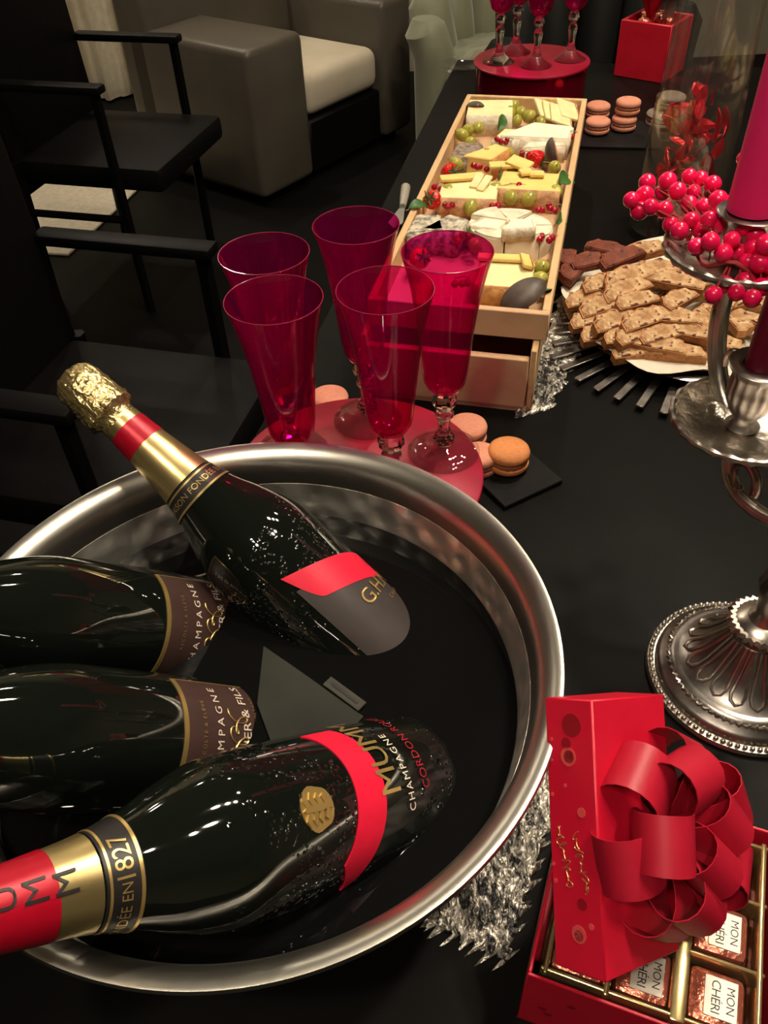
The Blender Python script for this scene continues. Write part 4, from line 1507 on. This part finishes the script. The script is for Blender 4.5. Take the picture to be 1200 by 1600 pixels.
def dish_cup(c, name_r, cuph, drop=0.):
    """drip dish and fluted cup at the local point c; returns nothing"""
    x, y, z = c
    t = M.Translation((x, y, z))
    R_ = name_r
    MB().lathe([(0, -.004), (R_ * .3, -.005), (R_ * .8, -.001), (R_ * .98, .005), (R_ * 1.02, .0075), (R_, .0095), (R_ * .93, .0085), (R_ * .8, .004), (R_ * .35, .0005), (0, .0005)], 64, t, rfun=lambda r, zz, a: r * (1 + (.010 * math.cos(12 * a) if r > R_ * .7 else 0))).build('drip_dish', 'wornsilver', cb_, angle=60)
    MB().tube([(x + R_ * 1.0 * math.cos(2 * pi * i_ / 96), y + R_ * 1.0 * math.sin(2 * pi * i_ / 96), z + .0085) for i_ in range(96)], [.0026 + .0007 * math.cos(i_ * 2 * pi / 4) for i_ in range(96)], 8, closed=True).build('dish_rim', 'silver', cb_)
    k = cuph / .055
    MB().lathe([(0, .0006), (.011, .0006), (.0125, .003), (.0095, .007), (.0085, .011), (.0125, .016 * k), (.0165, .026 * k), (.0175, .036 * k), (.0165, .045 * k), (.0195, .050 * k), (.0225, .0545 * k), (.021, .056 * k), (.0125, .0545 * k), (.0125, .02 * k), (0, .02 * k)], 64, t, rfun=lambda r, zz, a: r * (1 + (.05 * math.cos(16 * a) if .016 * k < zz < .046 * k and r > .0126 else 0))).build('candle_cup', 'silverdark', cb_, angle=60)


A3 = P(1158, 668, .20) - SB
B3 = P(1152, 408, .30) - SB
dish_cup(A3, .050, .055)
dish_cup(B3, .050, .036)


def bez(ps, n=28):
    out = []
    for i in range(n + 1):
        t_ = i / n
        q = [V(p) for p in ps]
        while len(q) > 1:
            q = [a.lerp(b, t_) for a, b in zip(q, q[1:])]
        out.append(q[0])
    return out


def arm(pts, r):
    m_ = MB()
    m_.tube(pts, r, 12)
    o_ = m_.build('arm', 'silver', cb_)
    pv = None
    for sg in (-1, 1):
        q = []
        for i, p in enumerate(pts):
            t_ = (pts[min(i + 1, len(pts) - 1)] - pts[max(i - 1, 0)]).normalized()
            s_ = t_.cross(V((0, 0, 1)))
            s_ = s_.normalized() if s_.length > 1e-3 else V((1, 0, 0))
            q.append(p + s_ * sg * r * .75 + t_.cross(s_) * r * -.1)
        MB().tube(q, r * .42, 6).build('arm_ridge', 'silver', o_)
    return o_


def hdir(c):
    d = V((c.x, c.y, 0))
    return d.normalized(), d.length


dA, lA = hdir(A3)
arm(bez([A3 + V((0, 0, -.004)), A3 + V((0, 0, -.030)) + dA * .008, A3 + V((0, 0, -.062)) + dA * .004, A3 * .55 + V((0, 0, .03)), V((0, 0, .172))]), .0058)
sc_ = [A3 + dA * (-.020 + .013 * math.cos(t_)) + V((0, 0, -.034 + .013 * math.sin(t_))) for t_ in [pi * 1.1 - i * .28 for i in range(18)]]
MB().tube(sc_, [.0048 - .00016 * i for i in range(18)], 10).build('scroll', 'silver', cb_)
MB().ball(sc_[-1], .0046, 12, 8).build('scroll_ball', 'silver', cb_)
dB, lB = hdir(B3)
arm(bez([B3 + V((0, 0, -.004)), B3 + V((0, 0, -.05)) + dB * .012, B3 + V((0, 0, -.115)) + dB * .0, B3 * .55 + V((0, 0, -.02)), V((0, 0, .215)), V((0, 0, .245))]), .0068)
sc_ = [B3 + dB * (-.030 + .012 * math.cos(t_)) + V((0, 0, -.070 + .012 * math.sin(t_))) for t_ in [pi * 1.2 - i * .28 for i in range(16)]]
MB().tube(sc_, [.0045 - .00016 * i for i in range(16)], 10).build('scroll', 'silver', cb_)
# candles
def candle(c, r0, r1, h, m, label):
    t = thing('candle', label, 'candle', c, group=None)
    MB().lathe([(0, 0), (r0, 0), (r0, .002), (r1, h - .003), (r1 * .9, h), (r1 * .5, h - .002), (0, h - .003)], 32).build('wax', m, t)
    MB().tube([(0, 0, h - .004), (.001, 0, h + .006), (.003, 0, h + .012)], .0009, 5).build('wick', 'blackprint', t)


ca = SB + A3
candle((ca.x, ca.y, ca.z + .0205), .0118, .0114, .20, 'candledark', 'burgundy candle in the lower silver cup')
cbp = SB + B3
candle((cbp.x, cbp.y, cbp.z + .0372), .0165, .0158, .19, 'candlepink', 'thick pink candle rising from the berry wreath')
# berry wreath
BX = [(170, 300), (150, 410), (345, 290), (300, 385), (430, 375), (530, 250), (625, 270), (730, 315), (570, 385), (105, 540), (35, 450), (200, 510), (320, 530), (525, 490), (655, 505), (775, 450), (870, 490), (790, 560), (915, 585), (805, 665), (700, 620), (545, 625), (370, 660), (445, 715), (635, 715), (590, 850), (710, 805), (820, 905), (890, 790), (990, 690), (1090, 750), (950, 895), (1075, 850), (1025, 980), (1130, 985), (985, 825), (1185, 830), (1000, 100), (1110, 130), (1180, 90), (1095, 270), (1180, 390), (970, 400), (1055, 480), (1130, 610), (1195, 620), (830, 1170), (735, 1260), (1000, 1150), (930, 1240), (1135, 1195), (1065, 1290), (1190, 1110), (1190, 250), (1240, 180), (1250, 330), (1260, 480), (1250, 700), (1270, 900), (1290, 560), (1240, 1000), (1300, 760), (1230, 1180)]
wr = thing('berry_wreath', 'wreath of bright pink red berries around the pink candle', 'wreath', (cbp.x, cbp.y, cbp.z + .012))
wl = V((cbp.x, cbp.y, cbp.z + .012))
rnd = random.Random(5)
bm0 = None
bpos = []
for i, (x, y) in enumerate(BX):
    z = cbp.z + .014 + rnd.uniform(0, .016)
    if y < 450 and x > 900:
        z = cbp.z + .030
    if y > 1080:
        z = cbp.z + .004
    q = P(980 + x * .18333, 230 + y * .18333, z) - wl
    bpos.append(q)
    k = rnd.uniform(.88, 1.08)
    if bm0 is None:
        bm0 = MB().ball((0, 0, 0), .0065, 14, 10).build('berry', 'berry', wr, loc=q)
    else:
        o_ = bm0.copy()
        COL.objects.link(o_)
        o_.location = q
        o_.scale = (k, k, k)
ring = [(.036 * math.cos(2 * pi * i / 40), .036 * math.sin(2 * pi * i / 40), .004 * math.sin(i)) for i in range(40)]
MB().tube(ring, .0016, 6, closed=True).build('wire_ring', 'twig', wr)
for q in bpos:
    d_ = V((q.x, q.y, 0))
    if d_.length > .03:
        e_ = d_.normalized() * .036
        MB().tube([e_, e_.lerp(q, .5) + V((0, 0, .003)), q], .0007, 4).build('twig', 'twig', wr)

# ------------------------------------------------------------------ glass vase with red petals
vb = V((.468, 1.200, 0))
vt = thing('glass_vase', 'tall clear glass cylinder vase with red petals inside', 'vase', (vb.x, vb.y, 0))
MB().lathe([(0, 0), (.066, 0), (.068, .004), (.0585, .20), (.047, .42), (.0445, .42), (.056, .20), (.0652, .010), (.060, .008), (0, .008)], 64).build('body', 'thinclear', vt, angle=50)
rnd = random.Random(11)
pm = []
for k in range(4):
    vs, fs = [], []
    L_, W_ = .010 + .004 * k, .006 + .0015 * k
    for i in range(6):
        t_ = i / 5
        for s_ in (-1, 0, 1):
            ww = W_ * math.sin(pi * (t_ * .9 + .05)) * s_
            for e in (.0004, -.0004):
                vs.append((L_ * (t_ - .5) * 2, ww, .004 * math.sin(3 * t_ + k) + .002 * s_ * s_ + e))
    for i in range(5):
        for s_ in (0, 1):
            a = i * 6 + 2 * s_
            b = a + 6
            fs += [(a, b, b + 2, a + 2), (a + 1, a + 3, b + 3, b + 1)]
        a, b = i * 6, i * 6 + 6
        fs += [(a, a + 1, b + 1, b), (a + 4, b + 4, b + 5, a + 5)]
    pm.append(MB().add(vs, fs).mesh('petal'))
    pm[-1].materials.append(MT['petal'])
for i in range(90):
    a, rr = rnd.random() * 2 * pi, .043 * math.sqrt(rnd.random())
    o_ = bpy.data.objects.new('petal', pm[i % 4])
    COL.objects.link(o_)
    o_.location = (vb.x + rr * math.cos(a), vb.y + rr * math.sin(a), .02 + .175 * rnd.random() ** 1.25)
    o_.rotation_euler = (rnd.random() * 6, rnd.random() * 6, rnd.random() * 6)
    tag(o_, 'shiny red petal inside the clear glass vase', 'petal', 'red petals in the glass vase')

# ------------------------------------------------------------------ far gift box
g1, g2 = P(958, 118, 0), P(1034, 131, 0)
gd = (g2 - g1).normalized()
gn = V((-gd.y, gd.x, 0))
gw = (g2 - g1).length
gb = thing('gift_box', 'red gift box with foil sweets and tissue at the far end', 'gift box', mx=frame((g1.x, g1.y, 0), gd, gn, (0, 0, 1)))
gh = .110
for c_, s_ in (((gw / 2, .004, gh / 2), (gw, .008, gh)), ((gw / 2, gw - .004, gh / 2), (gw, .008, gh)), ((.004, gw / 2, gh / 2), (.008, gw - .016, gh)), ((gw - .004, gw / 2, gh / 2), (.008, gw - .016, gh))):
    MB().box(c_, s_, bev=.0015, seg=1).build('side_panel', 'redbox', gb)
MB().box((gw / 2, gw / 2, gh - .02), (gw - .016, gw - .016, .006)).build('inner_floor', 'redbox', gb, smooth=False)
rnd = random.Random(3)
for i in range(10):
    MB().ball((0, 0, 0), .013, 8, 5).build('foil_sweet', 'wrapper', gb, smooth=False, mxw=M.Translation((.02 + rnd.random() * (gw - .04), .02 + rnd.random() * (gw - .04), gh - .006)) @ M.Rotation(rnd.random() * 3, 4, 'X') @ M.Diagonal((1.3, .9, .8, 1)))
for i in range(9):
    a = 2 * pi * i / 9
    base = V((gw * .38, gw * .45, gh - .012))
    tip = base + V((.055 * math.cos(a), .055 * math.sin(a), .10 + .03 * (i % 3)))
    d_ = V((-math.sin(a), math.cos(a), 0))
    pts = [base, base.lerp(tip, .35) + V((.004 * math.cos(a), .004 * math.sin(a), .02)), base.lerp(tip, .7), tip]
    MB().strip(pts, [d_ * .006, d_ * .016, d_ * .024, d_ * .014], [V((math.cos(a), math.sin(a), .3)).normalized()] * 4, .0006).build('tissue', 'tissue', gb)
for i in range(5):
    b0 = V((gw * .72, gw * .5 + .009 * (i - 2), gh - .004))
    pts = [b0, b0 + V((-.008, .004 * (i - 2), .045)), b0 + V((.012, .006 * (i - 2), .085)), b0 + V((.050, .010 * (i - 2), .078))]
    MB().strip(bez(pts, 12), [V((.0015, .0042, 0))] * 13, [V((-.6, 0, .8))] * 13, .0008).build('silver_ribbon', 'steel', gb)

# ------------------------------------------------------------------ chocolate box
tu, tv = V((.927, -.375, 0)), V((.375, .927, 0))
TO = P(807, 1589, 0)
TXL, TYL, THH = .130, .129, .080
cx = thing('chocolate_box', 'open red chocolate box with gold insert', 'box', mx=frame((TO.x, TO.y, 0), tu, tv, (0, 0, 1)))
MB().box((TXL / 2, TYL / 2, .001), (TXL, TYL, .002)).build('bottom', 'redbox', cx, smooth=False)
for c_, s_ in (((TXL / 2, .001, THH / 2), (TXL, .002, THH)), ((TXL / 2, TYL - .001, THH / 2), (TXL, .002, THH)), ((.001, TYL / 2, THH / 2), (.002, TYL - .004, THH)), ((TXL - .001, TYL / 2, THH / 2), (.002, TYL - .004, THH))):
    MB().box(c_, s_, bev=.0005, seg=1).build('side_wall', 'redboxshiny', cx)
rnd = random.Random(9)
for i in range(9):
    x = .012 + rnd.random() * (TXL - .02)
    z = .008 + rnd.random() * .055
    MB().lathe([(0, 0), (.0026, 0), (.0026, .0003), (0, .0003)], 12, M.Translation((x, -.0003, z)) @ M.Rotation(pi / 2, 4, 'X')).build('printed_dot', 'darkdot', cx, smooth=False)
ix0, ix1, iy0, iy1 = .006, TXL - .006, .006, TYL - .006
zt = THH - .006
cols = [ix0 + .003, ix0 + (ix1 - ix0) * .31, ix0 + (ix1 - ix0) * .63, ix1 - .003]
rws = [iy0 + .003, iy0 + (iy1 - iy0) / 3, iy0 + (iy1 - iy0) * 2 / 3, iy1 - .003]
MB().box(((ix0 + ix1) / 2, (iy0 + iy1) / 2, .008), (ix1 - ix0, iy1 - iy0, .004), M.Translation((0, 0, THH - .044))).build('insert_floor', 'pit', cx, smooth=False)
for k, x in enumerate(cols):
    MB().box((x, (iy0 + iy1) / 2, zt - .011), (.0085 if k == 2 else (.0036 if k else .003), iy1 - iy0, .022), bev=.0014).build('insert_rib', 'goldplastic', cx)
for y in rws:
    MB().box(((ix0 + ix1) / 2, y, zt - .0112), (ix1 - ix0, .0024, .0216), bev=.001).build('insert_rib', 'goldplastic', cx)
c0_ = None
for i in range(3):
    for j in range(3):
        x, y = (cols[i] + cols[i + 1]) / 2, (rws[j] + rws[j + 1]) / 2
        p = V((TO.x, TO.y, 0)) + tu * x + tv * y
        lab = 'foil wrapped cherry chocolate, %s column, %s row of the box' % (('left', 'middle', 'right')[i], ('front', 'middle', 'back')[j])
        mx_ = frame((p.x, p.y, THH - .0338), tu, tv, (0, 0, 1))
        if c0_ is None:
            c0_ = thing('chocolate', lab, 'chocolate', mx=mx_, group='wrapped chocolates in the red box')
            MB().box((0, 0, .0115), (.031, .030, .021), bev=.005, seg=2).build('wrapper', 'wrapper', c0_, angle=25)
            for sg in (-1, 1):
                MB().add([(-.010, sg * .0148, .006), (.010, sg * .0148, .006), (.008, sg * .0148, .018), (-.008, sg * .0148, .018), (-.004, sg * .0182, .012), (.004, sg * .0182, .012)], [(0, 1, 5, 4), (1, 2, 5), (2, 3, 4, 5), (3, 0, 4), (0, 3, 2, 1)]).build('twisted_end', 'wrapred', c0_, smooth=False)
            lb = MB().box((.002, 0, .0224), (.0175, .021, .0007), bev=.0002, seg=1).build('paper_label', 'silverlabel', c0_)
            Rz = M.Translation((.002, 0, .0229)) @ M.Rotation(-pi / 2, 4, 'Z')
            f2 = lambda ox, oy: (lambda x_, y_: tuple(Rz @ V((x_ + ox, y_ + oy, 0))))
            text_on('lettering', 'MON', .0062, 'blackprint', lb, f2(0, .0048))
            text_on('lettering', 'CH\u00c9RI', .0068, 'blackprint', lb, f2(0, -.0030), spacing=.92)
        else:
            dup(c0_, mx=mx_, label=lab)

# ------------------------------------------------------------------ red carton with bow
LS = .92                                          # the carton rests on the bucket rim and the box edge
A0 = CP + (V((.114, .260, .172)) - CP) * LS
tv_, Lv, Wv = V((-.022, .017, -.021)), V((-.006, -.121, -.091)), V((.056, .026, -.039))
eL = Lv.normalized()
eW = (Wv - eL * Wv.dot(eL)).normalized()
eN = eL.cross(eW)
if eN.dot(tv_) > 0:
    eN = -eN                                     # outward normal of the bow face
LL, LW, LT = .1513 * LS, .0745 * LS, .0347 * LS
lc = A0 + eL * LL / 2 + eW * LW / 2 - eN * LT / 2
xl, yl, zl = eW, -eL, eW.cross(-eL)
if zl.dot(eN) < 0:
    xl, zl = xl, -zl
    yl = zl.cross(xl)
lid = thing('gift_carton', 'red carton with big ribbon bow leaning on the chocolate box', 'gift box', mx=frame(lc, xl, yl, zl))
MB().box((0, 0, 0), (LW, LL, LT), bev=.0009, seg=1).build('carton', 'redboxshiny', lid)
# local: x = across the bow face, y = to its upper end or lower, z = out of the bow face; the printed side is x = -LW/2
ysg = 1 if yl.dot(eL) > 0 else -1                # +1 when local y runs towards the lower end
side = lambda y, z, off=.0003: (-LW / 2 - off, y, z)


def side_dot(y, z, r, m, nm='printed_dot'):
    MB().lathe([(0, 0), (r, 0), (r, .0003), (0, .0003)], 20, M.Translation((-LW / 2 - .0001, y, z)) @ M.Rotation(-pi / 2, 4, 'Y')).build(nm, m, lid, smooth=False)


yy = lambda s: (-LL / 2 + LL * s) * ysg           # s: 0 at the top end, 1 at the lower end
for s_, z_, r_, m_ in ((.10, .002, .0062, 'darkdot'), (.22, -.001, .0050, 'pinkdot'), (.22, -.0005, .0034, 'darkdot'), (.17, -.002, .003, 'darkdot'), (.42, .006, .0026, 'pinkdot'),
                       (.75, .004, .0030, 'darkdot'), (.86, .001, .0045, 'pinkdot'), (.865, .001, .0028, 'darkdot'), (.82, .009, .0016, 'pinkdot'), (.16, -.012, .0010, 'pinkdot'), (.24, -.0125, .0009, 'pinkdot'),
                       (.33, -.004, .0010, 'pinkdot'), (.37, -.013, .0011, 'pinkdot'), (.63, -.014, .0010, 'pinkdot'), (.69, -.013, .0012, 'pinkdot')):
    side_dot(yy(s_), z_, r_, m_)
for s0, s1, zc in ((.50, .71, .0045), (.48, .70, -.0065)):
    pts = []
    for i in range(140):
        t_ = i / 139
        y = yy(s0 + (s1 - s0) * t_) + .0010 * math.sin(t_ * 47 + zc * 300) + .0007 * math.sin(t_ * 83)
        z = zc + (t_ - .5) * .007 + (.0016 + .0014 * math.sin(t_ * 17 + zc * 500)) * math.sin(t_ * 61 + 1.2)
        pts.append(side(y, z, .0002))
    MB().tube(pts, .00028, 4).build('script_print', 'goldprint', lid)
# bow: loops of ribbon about a centre on the bow face
bow = MB().lathe([(0, 0), (.007, 0), (.007, .006), (0, .007)], 12, M.Translation((LW * .22, LL * .02 * ysg, LT / 2))).build('bow_knot', 'ribbon', lid)


def loop(az, el, ln, wd, open_=.9, twist=0., base=(0, 0, 0)):
    d = V((math.cos(az) * math.cos(el), math.sin(az) * math.cos(el), math.sin(el)))
    base = (LW * .22, LL * .02 * ysg, 0)
    sdv = V((-math.sin(az), math.cos(az), 0))
    up_ = d.cross(sdv) * -1
    if up_.z < 0:
        up_ = -up_
    sdv = (sdv * math.cos(twist) + up_ * math.sin(twist)).normalized()
    up_ = sdv.cross(d)
    pts, ws, ns = [], [], []
    n = 22
    for i in range(n + 1):
        t_ = i / n
        th = t_ * 2 * pi
        x = ln * (1 - math.cos(th)) / 2
        y = ln * .30 * open_ * math.sin(th) * (.35 + .65 * (1 - math.cos(th)) / 2) * 1.25
        pts.append(V(base) + V((0, 0, LT / 2 + .004)) + d * x + up_ * y)
        k = .45 + .55 * min(1, (1 - math.cos(th)) / 2 * 2.2)
        ws.append(sdv * wd / 2 * k)
    for i in range(n + 1):
        t_ = (pts[min(i + 1, n)] - pts[max(i - 1, 0)]).normalized()
        ns.append(t_.cross(sdv).normalized())
    MB().strip(pts, ws, ns, .0003).build('ribbon_loop', 'ribbon', bow, angle=60)


rnd = random.Random(21)
for k in range(6):
    loop(k * 2 * pi / 6 + .2, .10, .054, .030, 1.05, rnd.uniform(-.3, .3))
for k in range(5):
    loop(k * 2 * pi / 5 + .55, .62, .052, .029, 1.05, rnd.uniform(-.3, .3))
for k in range(2):
    loop(k * 2 * pi / 2 + .9, 1.2, .046, .027, 1.05, rnd.uniform(-.3, .3))
